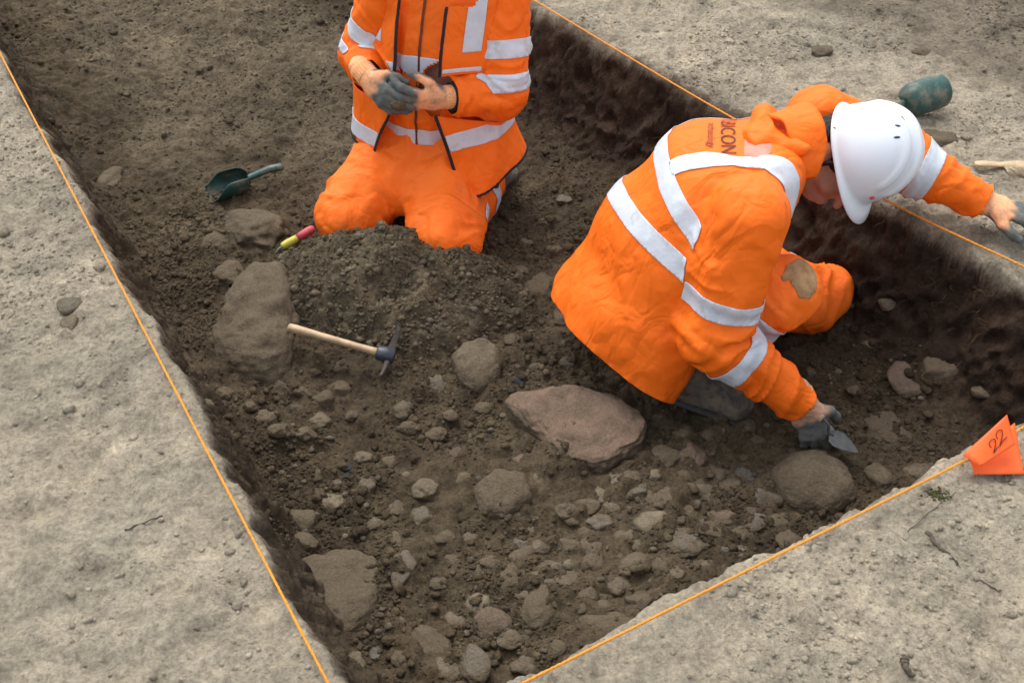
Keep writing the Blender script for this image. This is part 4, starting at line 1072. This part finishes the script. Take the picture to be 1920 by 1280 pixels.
# ---------------------------------------------------------------- roots, twigs, leaf, moss
Vb=[];Fb=[]
def fib(p,d,L,r):
    P=[p];d=nrm(d)
    for _ in range(9):
        d=nrm(d+rng.normal(0,.4,3));P.append(P[-1]+d*L/9)
    v,f=sweep(P,np.linspace(r,r*.3,10),4);k=len(Vb);Vb.extend(v.tolist());Fb.extend([tuple(q_+k for q_ in ff) for ff in f])
inw=A(HR[0][0],HR[0][1],0)
for u,v in [(1745,520),(1765,540),(1790,560),(1700,470),(1650,400),(1850,600),(1120,140),(1230,215),(1800,640),(1780,500),(1840,540)]:
    for _ in range(6):
        p=Gh(u+rng.normal(0,18),v+rng.normal(0,18),.0);fib(p,inw*.5+A(0,0,.0)+rng.normal(0,.6,3),rng.uniform(.03,.09),rng.uniform(.0006,.0013))
tag(link('root_fibres',Vb,Fb,ROOT),'fine brown root fibres poking from the dark trench wall','roots',kind='stuff')
for pts,r,l in (([(1735,1000),(1755,1030),(1795,1062)],.005,'dark stick on the sandy ground below the orange flag'),([(1700,1000),(1740,965),(1790,925)],.0012,'thin dry stem on the ground next to the flag'),([(235,995),(270,985),(308,970)],.0022,'short twig on the sandy ground left of the string'),([(1690,1240),(1695,1260),(1710,1275)],.008,'dark bark piece at the bottom right'),([(1825,1085),(1850,1100),(1875,1112)],.0022,'small crooked twig right of the dark stick')):
    P=cat_([Gh(a,b,r*.6) for a,b in pts],6);P=P+rng.normal(0,.0012,P.shape);V,F=sweep(P,np.linspace(r,r*.5,len(P)),7)
    tag(link('twig',V,F,TWIG,loc=P[0]),l,'twig')
p=Gh(525,1055,.012);ol=[(-.02,0),(-.008,.007),(.006,.008),(.022,0),(.006,-.007),(-.008,-.006)]
V,F=blade_mesh(ol,.0008,.004);o=link('dead_leaf',V,F,LEAF);o.location=p;o.rotation_euler=(.4,.2,.5);tag(o,'small orange dead leaf by the left string','leaf')
p=Gh(1757,930);V0,F0=ICO[0];Vb=[];Fb=[]
for i_ in range(110):
    q_=p+A(rng.normal(0,.012),rng.normal(0,.008),0);q_[2]=float(H(q_[0],q_[1]))+.001;Vb+=(V0*rng.uniform(.001,.003)*A(1,1,1.2)+q_).tolist();Fb+=(F0+i_*12).tolist()
tag(link('moss_tuft',Vb,Fb,MOSS),'small tuft of green moss on the ground by the orange flag','moss')
# ---------------------------------------------------------------- camera, light
cam=bpy.data.cameras.new('camera');co=bpy.data.objects.new('camera',cam);COL.objects.link(co)
co.location=(0,0,CAMZ);co.rotation_euler=(math.radians(48),0,0);cam.lens=36*FP/1920;cam.sensor_width=36;cam.clip_end=3000;cam.clip_start=.05
bpy.context.scene.camera=co
w=bpy.data.worlds.new('World');bpy.context.scene.world=w;w.use_nodes=True;nt=w.node_tree
sky=nt.nodes.new('ShaderNodeTexSky');sky.sky_type='NISHITA';sky.sun_disc=False;sky.sun_elevation=math.radians(62);sky.sun_rotation=math.radians(-25)
sky.dust_density=3;sky.air_density=1.2
hs=nt.nodes.new('ShaderNodeHueSaturation');hs.inputs['Saturation'].default_value=.32;hs.inputs['Value'].default_value=1.95
nt.links.new(sky.outputs[0],hs.inputs['Color']);nt.links.new(hs.outputs[0],nt.nodes['Background'].inputs[0]);nt.nodes['Background'].inputs[1].default_value=.15
l=bpy.data.lights.new('sun','SUN');l.energy=1.4;l.angle=math.radians(30);l.color=(1,.97,.93);lo=bpy.data.objects.new('sun',l);COL.objects.link(lo)
el=math.radians(62);az=math.radians(-25)
sd=Vector((math.sin(az)*math.cos(el),math.cos(az)*math.cos(el),math.sin(el)))
lo.rotation_euler=sd.to_track_quat('Z','Y').to_euler();lo.location=(0,0,5)
sc=bpy.context.scene;sc.view_settings.view_transform='Standard';sc.view_settings.look='None';sc.view_settings.exposure=0
